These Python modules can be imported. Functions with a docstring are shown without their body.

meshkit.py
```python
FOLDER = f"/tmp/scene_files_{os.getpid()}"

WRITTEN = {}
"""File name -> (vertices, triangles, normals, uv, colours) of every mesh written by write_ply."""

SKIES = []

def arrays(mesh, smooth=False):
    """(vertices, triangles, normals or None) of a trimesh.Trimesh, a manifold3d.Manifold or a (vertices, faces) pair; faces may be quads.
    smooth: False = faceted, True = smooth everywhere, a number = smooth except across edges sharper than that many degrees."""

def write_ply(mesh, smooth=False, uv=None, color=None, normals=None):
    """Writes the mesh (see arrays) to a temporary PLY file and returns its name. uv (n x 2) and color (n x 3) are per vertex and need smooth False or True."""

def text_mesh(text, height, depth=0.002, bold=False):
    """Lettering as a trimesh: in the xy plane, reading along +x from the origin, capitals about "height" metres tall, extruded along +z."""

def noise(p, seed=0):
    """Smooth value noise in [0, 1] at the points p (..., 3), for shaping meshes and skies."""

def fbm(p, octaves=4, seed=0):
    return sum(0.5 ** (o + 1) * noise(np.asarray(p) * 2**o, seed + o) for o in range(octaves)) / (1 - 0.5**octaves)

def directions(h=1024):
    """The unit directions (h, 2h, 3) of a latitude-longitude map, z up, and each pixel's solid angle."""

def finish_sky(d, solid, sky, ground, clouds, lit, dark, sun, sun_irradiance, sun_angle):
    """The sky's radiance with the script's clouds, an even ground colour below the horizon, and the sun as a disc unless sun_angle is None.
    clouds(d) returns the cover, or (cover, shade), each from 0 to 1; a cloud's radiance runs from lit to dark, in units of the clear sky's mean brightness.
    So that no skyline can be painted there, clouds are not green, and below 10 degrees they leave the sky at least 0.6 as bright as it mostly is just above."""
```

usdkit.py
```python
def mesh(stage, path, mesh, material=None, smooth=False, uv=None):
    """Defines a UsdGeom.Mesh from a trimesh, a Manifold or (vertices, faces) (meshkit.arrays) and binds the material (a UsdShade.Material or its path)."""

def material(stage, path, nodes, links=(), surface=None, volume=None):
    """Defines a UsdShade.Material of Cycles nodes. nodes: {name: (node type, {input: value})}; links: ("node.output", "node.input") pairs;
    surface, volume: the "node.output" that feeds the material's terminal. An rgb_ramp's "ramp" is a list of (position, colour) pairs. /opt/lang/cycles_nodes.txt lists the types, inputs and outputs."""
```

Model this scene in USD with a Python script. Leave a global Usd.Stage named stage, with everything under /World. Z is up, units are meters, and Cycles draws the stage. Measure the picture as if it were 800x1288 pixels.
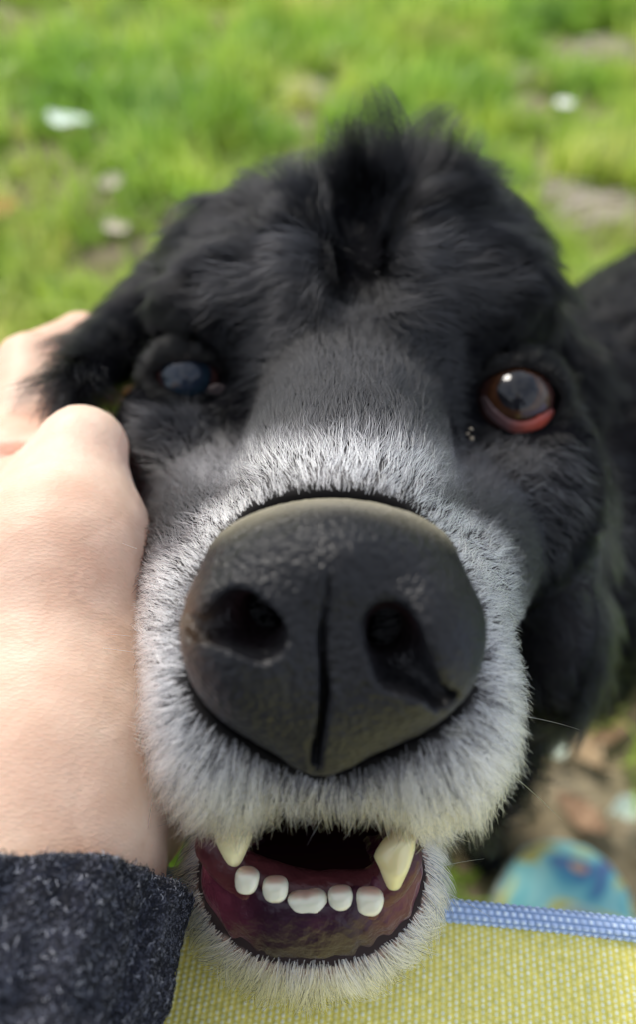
import math
import numpy as np, trimesh
from scipy.spatial import cKDTree
import usdkit, meshkit
from pxr import Usd, UsdGeom, UsdLux, UsdShade, Gf, Sdf, Vt

stage = Usd.Stage.CreateInMemory()
UsdGeom.Xform.Define(stage, '/World')
UsdGeom.Scope.Define(stage, '/World/Looks')
T = Sdf.ValueTypeNames

# ------------------------------------------------------------------ camera, sky, sun, exposure
PITCH = math.radians(52.0)
EYE = np.array([0.0, 0.0, 0.60])
R = np.array([1.0, 0, 0])
U = np.array([0, math.sin(PITCH), math.cos(PITCH)])
F = np.array([0, math.cos(PITCH), -math.sin(PITCH)])
cam = UsdGeom.Camera.Define(stage, '/World/camera')
cam.CreateHorizontalApertureAttr(20.0)
cam.CreateVerticalApertureAttr(32.2)
cam.CreateFocalLengthAttr(22.5)
cam.CreateFStopAttr(22.5 / 4.2)
cam.CreateFocusDistanceAttr(0.143)
cam.CreateClippingRangeAttr((0.03, 1000.0))
cam.CreateExposureAttr(1.2)
m4 = np.eye(4)
m4[0, :3], m4[1, :3], m4[2, :3], m4[3, :3] = R, U, -F, EYE
cam.AddTransformOp().Set(Gf.Matrix4d(*m4.ravel().tolist()))

SUN = np.array([-0.42, 0.58, 0.72]); SUN /= np.linalg.norm(SUN)
SKY_STRENGTH, SUN_INTENSITY, SUN_ANGLE = 0.095, 0.40, 20.0
dome = UsdLux.DomeLight.Define(stage, '/World/sky')
dome.GetPrim().SetCustomDataByKey('kind', 'structure')
sky_mat = usdkit.material(stage, '/World/Looks/sky', {
    'tc': ('texture_coordinate', {}),
    'sky': ('sky_texture', {'sky_type': 'single_scattering', 'sun_disc': False, 'sun_elevation': math.asin(SUN[2]),
                            'sun_rotation': math.atan2(SUN[0], SUN[1]), 'air_density': 1.0, 'aerosol_density': 2.0}),
    'n': ('noise_texture', {'scale': 2.2, 'detail': 5.0, 'roughness': 0.55}),
    'r': ('rgb_ramp', {'ramp': [(0.42, (0.25, 0.25, 0.25)), (0.66, (0.85, 0.85, 0.85))]}),
    'mix': ('mix_color', {'blend_type': 'mix', 'b': (7.0, 7.2, 7.6), 'use_clamp': False}),
    'bg': ('background_shader', {'strength': SKY_STRENGTH})},
    [('tc.generated', 'n.vector'), ('n.fac', 'r.fac'), ('r.color', 'mix.fac'), ('sky.color', 'mix.a'), ('mix.result', 'bg.color')],
    surface='bg.background')
UsdShade.MaterialBindingAPI.Apply(dome.GetPrim()).Bind(sky_mat)
sun = UsdLux.DistantLight.Define(stage, '/World/sun')
sun.CreateNormalizeAttr(True); sun.CreateIntensityAttr(SUN_INTENSITY); sun.CreateAngleAttr(SUN_ANGLE)
sun.CreateColorAttr(Gf.Vec3f(1.0, 0.95, 0.87))
zx = np.cross([0, 1, 0.1], SUN); zx /= np.linalg.norm(zx)
m4 = np.eye(4); m4[0, :3], m4[1, :3], m4[2, :3] = zx, np.cross(SUN, zx), SUN
sun.AddTransformOp().Set(Gf.Matrix4d(*m4.ravel().tolist()))

# ------------------------------------------------------------------ helpers
rng = np.random.default_rng(7)

def world(p):
    """Head frame (centimetres: right, up, away from the viewer) to metres in the world."""
    p = np.asarray(p, float)
    return EYE + 0.01 * (p[..., :1] * R + p[..., 1:2] * U + p[..., 2:3] * F)

def at(u, v, z):
    return np.array([(u - 400) / 900 * z, (644 - v) / 900 * z, z])

def ground_frame(lateral, fwd, rel):
    """Lateral, forward, height above the eye (cm) to the head frame."""
    s, c = math.sin(PITCH), math.cos(PITCH)
    return np.array([lateral, s * fwd + c * rel, c * fwd - s * rel])

taken = {}
def numbered(path):
    k = taken.get(path, 0); taken[path] = k + 1
    return path if k == 0 else f'{path}_{k:03d}'

def info(prim, label=None, category=None, group=None, kind=None):
    for k, v in (('label', label), ('category', category), ('group', group), ('kind', kind)):
        if v: prim.SetCustomDataByKey(k, v)
    return prim

def thing(name, label, category, group=None):
    x = UsdGeom.Xform.Define(stage, numbered('/World/' + name))
    return info(x.GetPrim(), label, category, group)

def path_of(parent, name):
    return numbered((str(parent.GetPath()) if parent is not None else '/World') + '/' + name)

def mesh(name, mv, mf, mat, parent=None, smooth=True, color=None):
    m = usdkit.mesh(stage, path_of(parent, name), (mv, mf), mat, smooth=smooth)
    if color is not None:
        UsdGeom.PrimvarsAPI(m).CreatePrimvar('displayColor', T.Color3fArray, 'vertex').Set(Vt.Vec3fArray.FromNumpy(np.asarray(color, np.float32)))
    return m.GetPrim()

def curves(name, P, width, mat, parent=None, color=None, taper=0.25):
    """P (n, k, 3) in metres; width (n,) at the root."""
    n, k = P.shape[:2]
    c = UsdGeom.BasisCurves.Define(stage, path_of(parent, name))
    c.CreateTypeAttr('linear')
    c.CreatePointsAttr(Vt.Vec3fArray.FromNumpy(P.reshape(-1, 3).astype(np.float32)))
    c.CreateCurveVertexCountsAttr(Vt.IntArray.FromNumpy(np.full(n, k, np.int32)))
    s = np.linspace(0, 1, k)
    w = np.broadcast_to(np.asarray(width), (n,))[:, None] * (1 - (1 - taper) * s ** 1.5)
    c.CreateWidthsAttr(Vt.FloatArray.FromNumpy(w.ravel().astype(np.float32)))
    c.SetWidthsInterpolation('vertex')
    if color is not None:
        UsdGeom.PrimvarsAPI(c).CreatePrimvar('displayColor', T.Color3fArray, 'uniform').Set(Vt.Vec3fArray.FromNumpy(np.asarray(color, np.float32)))
    UsdShade.MaterialBindingAPI.Apply(c.GetPrim()).Bind(mat)
    return c.GetPrim()

def look(name, nodes, links=(), surface='p.BSDF'):
    return usdkit.material(stage, '/World/Looks/' + name, nodes, links, surface=surface)

# --- signed distances (float32, centimetres)
def ell(p, c, r, rot=None):
    q = p - np.asarray(c, np.float32)
    if rot is not None: q = q @ np.asarray(rot, np.float32)
    r = np.asarray(r, np.float32)
    q = q / r; a = np.sqrt(np.einsum('...i,...i', q, q))
    q = q / r; b = np.sqrt(np.einsum('...i,...i', q, q)) + np.float32(1e-6)
    return a * (a - 1) / b

def cone(p, a, b, ra, rb):
    a, b = np.asarray(a, np.float32), np.asarray(b, np.float32)
    d = b - a
    t = np.clip(((p - a) @ d) / float(d @ d), 0, 1)
    q = p - a - t[..., None] * d
    return np.sqrt(np.einsum('...i,...i', q, q)) - (ra + (rb - ra) * t)

def smin(a, b, k):
    h = np.clip(0.5 + 0.5 * (b - a) / k, 0, 1)
    return b * (1 - h) + a * h - k * h * (1 - h)

def smax(a, b, k): return -smin(-a, -b, k)

def axis(*stops):
    """Grid coordinates: (start, step, end, step, end ...)."""
    out = [np.array([stops[0]])]
    for st, e in zip(stops[1::2], stops[2::2]):
        s = out[-1][-1]; n = max(1, int(round((e - s) / st)))
        out.append(np.linspace(s, e, n + 1)[1:])
    return np.concatenate(out).astype(np.float32)

def nets(fn, X, Y, Z):
    """Surface nets on a rectilinear grid: (vertices, quads)."""
    d = np.empty((len(X), len(Y), len(Z)), np.float32)
    for i in range(0, len(X), 24):
        g = np.stack(np.meshgrid(X[i:i + 24], Y, Z, indexing='ij'), -1)
        d[i:i + 24] = fn(g.reshape(-1, 3)).reshape(g.shape[:3])
    ins = d < 0
    cnt = np.zeros(np.array(d.shape) - 1, np.int8)
    sl = lambda o: tuple(slice(o[k], d.shape[k] - 1 + o[k]) for k in range(3))
    for o in np.ndindex(2, 2, 2): cnt += ins[sl(o)]
    ci = np.argwhere((cnt > 0) & (cnt < 8))
    idx = np.full(cnt.shape, -1, np.int64); idx[tuple(ci.T)] = np.arange(len(ci))
    acc, num = np.zeros((len(ci), 3)), np.zeros(len(ci))
    for ax in range(3):
        for o in np.ndindex(2, 2):
            o0 = list(o); o0.insert(ax, 0); o1 = list(o); o1.insert(ax, 1)
            a = d[tuple((ci + o0).T)]; b = d[tuple((ci + o1).T)]
            w = (a < 0) != (b < 0)
            t = np.where(w, a / np.where(a == b, 1, a - b), 0)
            q = (ci + o0).astype(float); q[:, ax] += t
            acc += np.where(w[:, None], q, 0); num += w
    g = acc / num[:, None]
    v = np.stack([np.interp(g[:, k], np.arange(len(A)), A) for k, A in enumerate((X, Y, Z))], 1)
    quads = []
    for ax in range(3):
        s0 = [slice(None)] * 3; s1 = [slice(None)] * 3
        s0[ax], s1[ax] = slice(0, -1), slice(1, None)
        a, b = ins[tuple(s0)], ins[tuple(s1)]
        e = np.argwhere(a != b)
        u_, w_ = [(1, 2), (2, 0), (0, 1)][ax]
        e = e[(e[:, u_] > 0) & (e[:, w_] > 0) & (e[:, u_] < d.shape[u_] - 1) & (e[:, w_] < d.shape[w_] - 1)]
        du, dw = np.eye(3, dtype=int)[u_], np.eye(3, dtype=int)[w_]
        q = np.stack([idx[tuple((e - x).T)] for x in (0 * du, du, du + dw, dw)], 1)
        flip = a[tuple(e.T)]
        q[flip] = q[flip][:, ::-1]
        quads.append(q[:, ::-1])
    q = np.vstack(quads); q = q[(q >= 0).all(1)]
    tri = np.vstack([q[:, [0, 1, 2]], q[:, [0, 2, 3]]])
    # wind outwards
    n = np.cross(v[tri[:, 1]] - v[tri[:, 0]], v[tri[:, 2]] - v[tri[:, 0]])
    if (n * v[tri[:, 0]]).sum() < 0: tri = tri[:, ::-1]
    return v, tri

def relax(v, f, n=2, amount=0.5):
    """A few Laplacian steps."""
    e = np.vstack([f[:, [0, 1]], f[:, [1, 2]], f[:, [2, 0]]])
    for i in range(n):
        a, c = np.zeros_like(v), np.zeros(len(v))
        for k in range(3):
            a[:, k] = np.bincount(e[:, 0], v[e[:, 1], k], len(v)) + np.bincount(e[:, 1], v[e[:, 0], k], len(v))
        c = np.bincount(e[:, 0], minlength=len(v)) + np.bincount(e[:, 1], minlength=len(v))
        v = v + (a / np.maximum(c, 1)[:, None] - v) * (amount if i % 2 == 0 else -amount * 0.9)
    return v

def normals(v, f):
    fn = np.cross(v[f[:, 1]] - v[f[:, 0]], v[f[:, 2]] - v[f[:, 0]]); n = np.zeros_like(v)
    for k in range(3): np.add.at(n, f[:, k], fn)
    return n / np.maximum(np.linalg.norm(n, axis=1, keepdims=True), 1e-9)

def unit(a): return a / np.maximum(np.linalg.norm(a, axis=-1, keepdims=True), 1e-9)
def sstep(a, b, x):
    t = np.clip((x - a) / (b - a), 0, 1); return t * t * (3 - 2 * t)

def sample(v, f, density, g):
    """Random points on the mesh with density(centres, normals) per square centimetre."""
    fn = np.cross(v[f[:, 1]] - v[f[:, 0]], v[f[:, 2]] - v[f[:, 0]]); area = np.linalg.norm(fn, axis=1) / 2
    cen = v[f].mean(1)
    want = area * density(cen, unit(fn))
    k = g.poisson(want)
    i = np.repeat(np.arange(len(f)), k)
    a, b = g.random((2, len(i))); s = a + b > 1; a[s], b[s] = 1 - a[s], 1 - b[s]
    vn = normals(v, f)
    w = np.stack([1 - a - b, a, b], 1)[..., None]
    return (v[f[i]] * w).sum(1), unit((vn[f[i]] * w).sum(1))

def strands(p, n, d, L, lift, g, k=7, wave=0.0, freq=1.5, clump=0.0, clump_n=25, droop=0.0, jitter=0.15, down=(0, -0.616, 0.788)):
    """Hairs (n, k, 3) growing from p: along d, rising by lift (radians) at the root and lying down towards the tip."""
    m = len(p)
    d = d + jitter * g.normal(size=(m, 3)); d = unit(d - (d * n).sum(-1, keepdims=True) * n)
    L, lift, wave = (np.broadcast_to(np.asarray(x, float), (m,)) for x in (L, lift, wave))
    b = np.cross(n, d)
    s = np.linspace(0, 1, k)
    out = np.empty((m, k, 3)); out[:, 0] = p
    ph = 6.28 * meshkit.noise(p * 0.9, 3) * 2 + g.normal(size=m) * 0.35
    for j in range(1, k):
        th = lift * (1 - 0.75 * s[j])
        step = np.cos(th)[:, None] * d + np.sin(th)[:, None] * n
        sway = (wave * np.sin(ph + 6.28 * freq * s[j]))[:, None] * b + 0.5 * (wave * np.cos(ph + 6.28 * freq * s[j]))[:, None] * n
        step = step + sway + droop * s[j] * np.asarray(down)
        out[:, j] = out[:, j - 1] + unit(step) * (L / (k - 1))[:, None]
    if clump > 0 and m > clump_n * 3:
        lead = g.choice(m, m // clump_n, replace=False)
        near = lead[cKDTree(p[lead]).query(p)[1]]
        w = (clump * s ** 1.3)[None, :, None]
        lt = out[near]
        out = out * (1 - w) + (lt + 0.25 * (out[:, :1] - lt[:, :1])) * w
    return out

# ------------------------------------------------------------------ ground, grass, litter
soil = look('soil', {
    'g': ('geometry', {}),
    'n': ('noise_texture', {'scale': 9.0, 'detail': 8.0, 'roughness': 0.65}),
    'n2': ('noise_texture', {'scale': 90.0, 'detail': 4.0}),
    'r': ('rgb_ramp', {'ramp': [(0.30, (0.07, 0.05, 0.03)), (0.45, (0.17, 0.135, 0.08)), (0.62, (0.32, 0.27, 0.18)), (0.78, (0.46, 0.40, 0.30))]}),
    'b': ('bump', {'strength': 0.7, 'distance': 0.01}),
    'p': ('principled_bsdf', {'roughness': 0.95, 'specular_ior_level': 0.15})},
    [('g.position', 'n.vector'), ('g.position', 'n2.vector'), ('n.fac', 'r.fac'), ('r.color', 'p.base_color'), ('n2.fac', 'b.height'), ('b.normal', 'p.normal')])
gx, gy = np.concatenate([[-60, -25, -10], np.linspace(-4, 4, 120), [10, 25, 60]]), np.concatenate([[-60, -20, -5], np.linspace(-1.5, 5, 110), [10, 25, 60]])
GX, GY = np.meshgrid(gx, gy, indexing='ij')
GZ = 0.018 * (meshkit.fbm(np.stack([GX * 3, GY * 3, 0 * GX], -1), 3) - 0.5) * (np.abs(GX) < 4.2) * (np.abs(GY - 1.5) < 3.6)
ii = np.arange(GX.size).reshape(GX.shape)
gq = np.stack([ii[:-1, :-1], ii[1:, :-1], ii[1:, 1:], ii[:-1, 1:]], -1).reshape(-1, 4)
info(mesh('ground', np.stack([GX, GY, GZ], -1).reshape(-1, 3), gq, soil), kind='structure')

def ground_pos(u, v, h=0.0):
    """Where the photograph's ray meets the ground (metres)."""
    d = world(at(u, v, 1.0)) - EYE
    return EYE + d * ((h - EYE[2]) / d[2])

blade_mat = look('grass_blade', {
    'o': ('object_info', {}),
    'g': ('geometry', {}),
    'n': ('noise_texture', {'scale': 3.3, 'detail': 3.0, 'roughness': 0.6}),
    'r1': ('rgb_ramp', {'ramp': [(0.28, (0.17, 0.34, 0.055)), (0.43, (0.30, 0.50, 0.065)), (0.57, (0.43, 0.57, 0.085)), (0.73, (0.55, 0.55, 0.20))]}),
    'r2': ('rgb_ramp', {'ramp': [(0.0, (0.55, 0.62, 0.5)), (0.55, (1.0, 1.0, 1.0)), (0.85, (1.3, 1.2, 1.2)), (0.93, (1.6, 1.35, 1.9)), (1.0, (1.7, 1.2, 2.2))]}),
    'mx': ('mix_color', {'blend_type': 'multiply', 'fac': 1.0, 'use_clamp': False}),
    'd': ('principled_bsdf', {'roughness': 0.45, 'specular_ior_level': 0.45}),
    't': ('translucent_bsdf', {}),
    'm': ('mix_closure', {'fac': 0.45})},
    [('g.position', 'n.vector'), ('n.fac', 'r1.fac'), ('o.random', 'r2.fac'), ('r1.color', 'mx.a'), ('r2.color', 'mx.b'),
     ('mx.result', 'd.base_color'), ('mx.result', 't.color'), ('d.BSDF', 'm.closure1'), ('t.BSDF', 'm.closure2')], surface='m.closure')

def tuft_mesh(g, blades, h, spread):
    V, Fc = [], []
    for _ in range(blades):
        a, lean = g.random() * 6.28, g.normal() * 0.35 + 0.45
        base = g.normal(size=2) * spread
        L, w = h * (0.6 + 0.7 * g.random()), 0.0016 + 0.0016 * g.random()
        dx, dy = math.cos(a), math.sin(a)
        o = len(V)
        for j in range(4):
            s = j / 3.0
            out = L * lean * s ** 1.8; up = L * s * (1 - 0.35 * lean * s)
            ww = w * (1 - s ** 2) + 0.0002
            for q in (-1, 1):
                V.append((base[0] + dx * out - dy * q * ww, base[1] + dy * out + dx * q * ww, up))
        for j in range(3):
            Fc += [(o + 2 * j, o + 2 * j + 1, o + 2 * j + 3), (o + 2 * j, o + 2 * j + 3, o + 2 * j + 2)]
    return np.array(V), np.array(Fc)

grass = UsdGeom.PointInstancer.Define(stage, '/World/grass')
info(grass.GetPrim(), 'short bright green grass with bare brown patches behind the dog', 'grass', kind='stuff')
UsdGeom.Scope.Define(stage, '/World/grass/tufts')
g = np.random.default_rng(3)
protos = []
for k in range(4):
    tv, tf = tuft_mesh(g, 26, 0.045 + 0.008 * k, 0.016)
    m = usdkit.mesh(stage, f'/World/grass/tufts/tuft_{k:03d}', (tv, tf), blade_mat)
    protos.append(m.GetPath())
grass.CreatePrototypesRel().SetTargets(protos)
n1, n2 = 12500, 9000
xy = np.vstack([np.stack([g.uniform(-1.9, 1.9, n1), g.uniform(-0.5, 2.6, n1)], 1),
                np.stack([g.uniform(-5, 5, n2), g.uniform(-1.5, 6, n2)], 1)])
bare = np.array([(*ground_pos(u, v)[:2], rr) for u, v, rr in
                 [(395, 118, .13), (370, 150, .10), (640, 190, .08), (750, 275, .15), (690, 262, .10), (790, 290, .14), (760, 70, .16), (720, 60, .12), (250, 215, .05),
                  (120, 265, .045), (705, 940, .07), (690, 1010, .09), (650, 940, .14), (600, 1000, .16), (640, 100, .05), (270, 60, .06), (590, 1060, .12), (610, 880, .10)]])
fld = meshkit.fbm(np.c_[xy * 4.2, np.zeros(len(xy))], 3, 11)
keep = g.random(len(xy)) < .22 + .78 * sstep(0.34, 0.52, fld)
for bx_, by_, br in bare:
    dd = np.hypot(xy[:, 0] - bx_, xy[:, 1] - by_) / br
    keep &= g.random(len(xy)) < np.maximum(sstep(0.45, 1.15, dd + 0.8 * (fld - 0.5)), np.where(by_ > .45, .10, .5))
keep &= ~((np.abs(xy[:, 0] - 0.18) < 0.065) & (np.abs(xy[:, 1]) < 0.15))
xy = xy[keep]; nn = len(xy)
hz = 0.018 * (meshkit.fbm(np.c_[xy * 3, np.zeros(nn)], 3) - 0.5)
grass.CreatePositionsAttr(Vt.Vec3fArray.FromNumpy(np.c_[xy, hz - 0.003].astype(np.float32)))
grass.CreateProtoIndicesAttr(Vt.IntArray.FromNumpy(g.integers(0, 4, nn).astype(np.int32)))
an = g.random(nn) * 6.28
grass.CreateOrientationsAttr(Vt.QuathArray([Gf.Quath(float(math.cos(a / 2)), 0, 0, float(math.sin(a / 2))) for a in an]))
sc = (0.6 + 0.75 * g.random(nn) * (0.5 + fld[keep]))
grass.CreateScalesAttr(Vt.Vec3fArray.FromNumpy(np.repeat(sc[:, None], 3, 1).astype(np.float32)))

def leaf_look(name, a, b):
    return look(name, {'g': ('geometry', {}), 'n': ('noise_texture', {'scale': 160.0, 'detail': 4.0}),
                       'r': ('rgb_ramp', {'ramp': [(0.35, a), (0.65, b)]}),
                       'p': ('principled_bsdf', {'roughness': 0.7, 'specular_ior_level': 0.3})},
                [('g.position', 'n.vector'), ('n.fac', 'r.fac'), ('r.color', 'p.base_color')])
pale_leaf_mat = leaf_look('pale_leaf', (0.50, 0.62, 0.50), (0.72, 0.80, 0.70))
tan_leaf_mat = leaf_look('tan_leaf', (0.30, 0.20, 0.11), (0.50, 0.38, 0.24))
brown_leaf_mat = leaf_look('brown_leaf', (0.20, 0.12, 0.07), (0.36, 0.23, 0.14))
orange_leaf_mat = leaf_look('orange_leaf', (0.55, 0.22, 0.08), (0.70, 0.36, 0.18))
straw_mat = leaf_look('dry_straw', (0.42, 0.36, 0.27), (0.62, 0.55, 0.44))

def fallen_leaf(label, u, v, length, width, yaw, mat, h=0.03, curl=0.25, tilt=0.2, name='fallen_leaf', group=None):
    """A curled leaf with a midrib, a stalk and a lobed edge, lying in the grass."""
    s, w = np.linspace(0, 1, 17), np.linspace(-1, 1, 9)
    S, W = np.meshgrid(s, w, indexing='ij')
    prof = np.sin(np.pi * S ** 0.8) ** 0.8 * (1 + 0.13 * np.sin(S * 26) * np.abs(W))
    X = (S - 0.5) * length; Y = W * prof * width / 2
    Z = curl * np.abs(W) ** 1.6 * prof * width * 0.5 + 0.06 * length * np.sin(5 * S + 2) + 0.05 * width * np.sin(9 * W + 7 * S)
    P = np.stack([X, Y, Z], -1).reshape(-1, 3)
    i = np.arange(S.size).reshape(S.shape)
    q = np.stack([i[:-1, :-1], i[1:, :-1], i[1:, 1:], i[:-1, 1:]], -1).reshape(-1, 4)
    P2 = np.vstack([P, P - [0, 0, 0.0006]]); q2 = np.vstack([q, q[:, ::-1] + len(P)])
    rim = np.concatenate([i[0], i[1:, -1], i[-1, -2::-1], i[-2:0:-1, 0]])
    r2 = np.roll(rim, -1); q2 = np.vstack([q2, np.stack([rim, rim + len(P), r2 + len(P), r2], 1)])
    c, s_ = math.cos(yaw), math.sin(yaw)
    Rm = np.array([[c, -s_, 0], [s_, c, 0], [0, 0, 1]]) @ np.array([[1, 0, 0], [0, math.cos(tilt), -math.sin(tilt)], [0, math.sin(tilt), math.cos(tilt)]])
    t = thing(name, label, 'leaf', group)
    pos = ground_pos(u, v, h)
    mesh('blade', P2 @ Rm.T + pos, q2, mat, t)
    st = np.array([[-length * (0.5 + 0.25 * k / 5), 0.004 * k / 5 * math.sin(k), 0.003 * k] for k in range(6)])
    tb = trimesh.creation.cylinder(radius=0.0009, segment=[st[0] @ Rm.T + pos, st[-1] @ Rm.T + pos], sections=8)
    mesh('stalk', tb.vertices, tb.faces, mat, t)
    return t

fallen_leaf('pale whitish green leaf lying in the grass left of the dog', 83, 150, 0.085, 0.062, 2.6, pale_leaf_mat, 0.045, 0.12)
fallen_leaf('orange fallen leaf at the left edge of the picture in the grass', -4, 263, 0.06, 0.045, 0.4, orange_leaf_mat, 0.04)
fallen_leaf('large tan curled dead leaf on bare soil beneath the dog', 735, 935, 0.042, 0.026, 1.9, tan_leaf_mat, 0.012)
fallen_leaf('brown dead leaf right of the tan leaf under the dog', 768, 915, 0.04, 0.02, 0.5, brown_leaf_mat, 0.012, 0.4)
fallen_leaf('brown dead leaf lying just above the teal clog', 728, 1020, 0.045, 0.024, 2.4, brown_leaf_mat, 0.012, 0.3)
fallen_leaf('pale leaf scrap at the right edge above the clog', 797, 1014, 0.035, 0.018, 0.1, pale_leaf_mat, 0.02, 0.2)
fallen_leaf('small pale leaf by the dog chest over bare soil', 703, 938, 0.018, 0.014, 0.9, pale_leaf_mat, 0.015, 0.2)
fallen_leaf('faded tan leaf in the grass below the pale whitish leaf', 140, 228, 0.05, 0.03, 1.0, straw_mat, 0.03, 0.2)
fallen_leaf('faded tan leaf in the grass beside the dog forehead on the left', 145, 285, 0.05, 0.035, 2.2, straw_mat, 0.03, 0.2)
gg = np.random.default_rng(50); pts = []
for u, v, yw in [(745, 65, .2), (780, 78, -.2), (725, 80, .5), (770, 55, .0), (740, 260, .1), (775, 268, -.3), (720, 272, .25), (700, 250, .4), (380, 110, .3), (415, 125, -.4), (655, 95, .2), (760, 285, .15)]:
    pos = ground_pos(u, v, 0.02)
    for j in range(9):
        a = yw + gg.normal() * 0.35; L = 0.05 + 0.05 * gg.random(); o = pos + np.array([gg.normal() * .03, gg.normal() * .02, gg.random() * .008])
        s = np.linspace(-.5, .5, 6)[:, None]
        pts.append(o + s * L * np.array([math.cos(a), math.sin(a), 0]) + (0.25 - s ** 2) * np.array([0, 0, 0.02]))
info(curves('dry_straw', np.array(pts), 0.0035, straw_mat, None, taper=0.4), 'dry pale straw lying in the grass', 'straw', kind='stuff')

# a daisy-like white flower head in the grass, upper right
white_petal = leaf_look('white_petal', (0.75, 0.76, 0.72), (0.85, 0.86, 0.82))
yellow_disc = leaf_look('flower_disc', (0.55, 0.40, 0.04), (0.7, 0.5, 0.06))
stem_green = leaf_look('flower_stem', (0.10, 0.2, 0.03), (0.14, 0.24, 0.04))
fl = thing('white_flower', 'small white flower head in the grass at upper right', 'flower')
fp = ground_pos(710, 130, 0.055)
for k in range(14):
    a = k * 2 * math.pi / 14
    s = trimesh.creation.icosphere(2, 1.0); s.apply_scale([0.0075, 0.0028, 0.0008]); s.apply_translation([0.0095, 0, 0.0012 * (k % 2)])
    s.apply_transform(trimesh.transformations.rotation_matrix(a, [0, 0, 1])); s.apply_translation(fp)
    mesh('petal', s.vertices, s.faces, white_petal, fl)
s = trimesh.creation.icosphere(2, 0.0035); s.apply_scale([1, 1, .6]); s.apply_translation(fp + [0, 0, .001]); mesh('disc', s.vertices, s.faces, yellow_disc, fl)
s = trimesh.creation.cylinder(radius=0.001, segment=[fp - [0, 0, .056], fp], sections=8); mesh('stem', s.vertices, s.faces, stem_green, fl)

# ------------------------------------------------------------------ camp chair
SEAT = -18.4                                            # height of the seat below the eye (cm)
EDGE = []                                               # the seat's front edge, fwd(cm) by lateral(cm)
for u, v in ((555, 1151), (800, 1184)):
    d = at(u, v, 1.0); zz = SEAT / (ground_frame(0, 0, 0) @ d * 0 + (d[1] * math.cos(PITCH) - math.sin(PITCH)))
    p = d * zz; EDGE.append((p[0], p[1] * math.sin(PITCH) + p[2] * math.cos(PITCH)))
slope = (EDGE[1][1] - EDGE[0][1]) / (EDGE[1][0] - EDGE[0][0])
yaw = math.atan(slope)
origin = np.array([EDGE[0][0], EDGE[0][1], 0]) * 0.01   # a point of the edge on the ground plan
ex, ey = np.array([math.cos(yaw), math.sin(yaw), 0]), np.array([-math.sin(yaw), math.cos(yaw), 0])
seat_z = EYE[2] + SEAT * 0.01
fabric = look('yellow_weave', {
    'a': ('attribute', {'attribute': 'displayColor'}),
    'g': ('geometry', {}), 'n': ('noise_texture', {'scale': 25.0, 'detail': 4.0}),
    'n2': ('noise_texture', {'scale': 700.0, 'detail': 2.0}),
    'r': ('rgb_ramp', {'ramp': [(0.3, (0.90, 0.89, 0.86)), (0.7, (1.0, 1.0, 1.0))]}),
    'r2': ('rgb_ramp', {'ramp': [(0.25, (0.75, 0.78, 0.7)), (0.7, (1.08, 1.08, 1.1))]}),
    'm': ('mix_color', {'blend_type': 'multiply', 'fac': 1.0}),
    'm2': ('mix_color', {'blend_type': 'multiply', 'fac': 1.0, 'use_clamp': False}),
    'p': ('principled_bsdf', {'roughness': 0.62, 'specular_ior_level': 0.4, 'sheen_weight': 0.15})},
    [('g.position', 'n.vector'), ('g.position', 'n2.vector'), ('n.fac', 'r.fac'), ('n2.fac', 'r2.fac'), ('a.color', 'm.a'), ('r.color', 'm.b'), ('m.result', 'm2.a'), ('r2.color', 'm2.b'), ('m2.result', 'p.base_color')])
chair = thing('camp_chair', 'yellow woven fabric chair seat with blue corded front edge under the dog chin', 'chair')
NX = 1.4e-3; NY = 1.1e-3                               # rib and bead pitch of the weave
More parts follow.
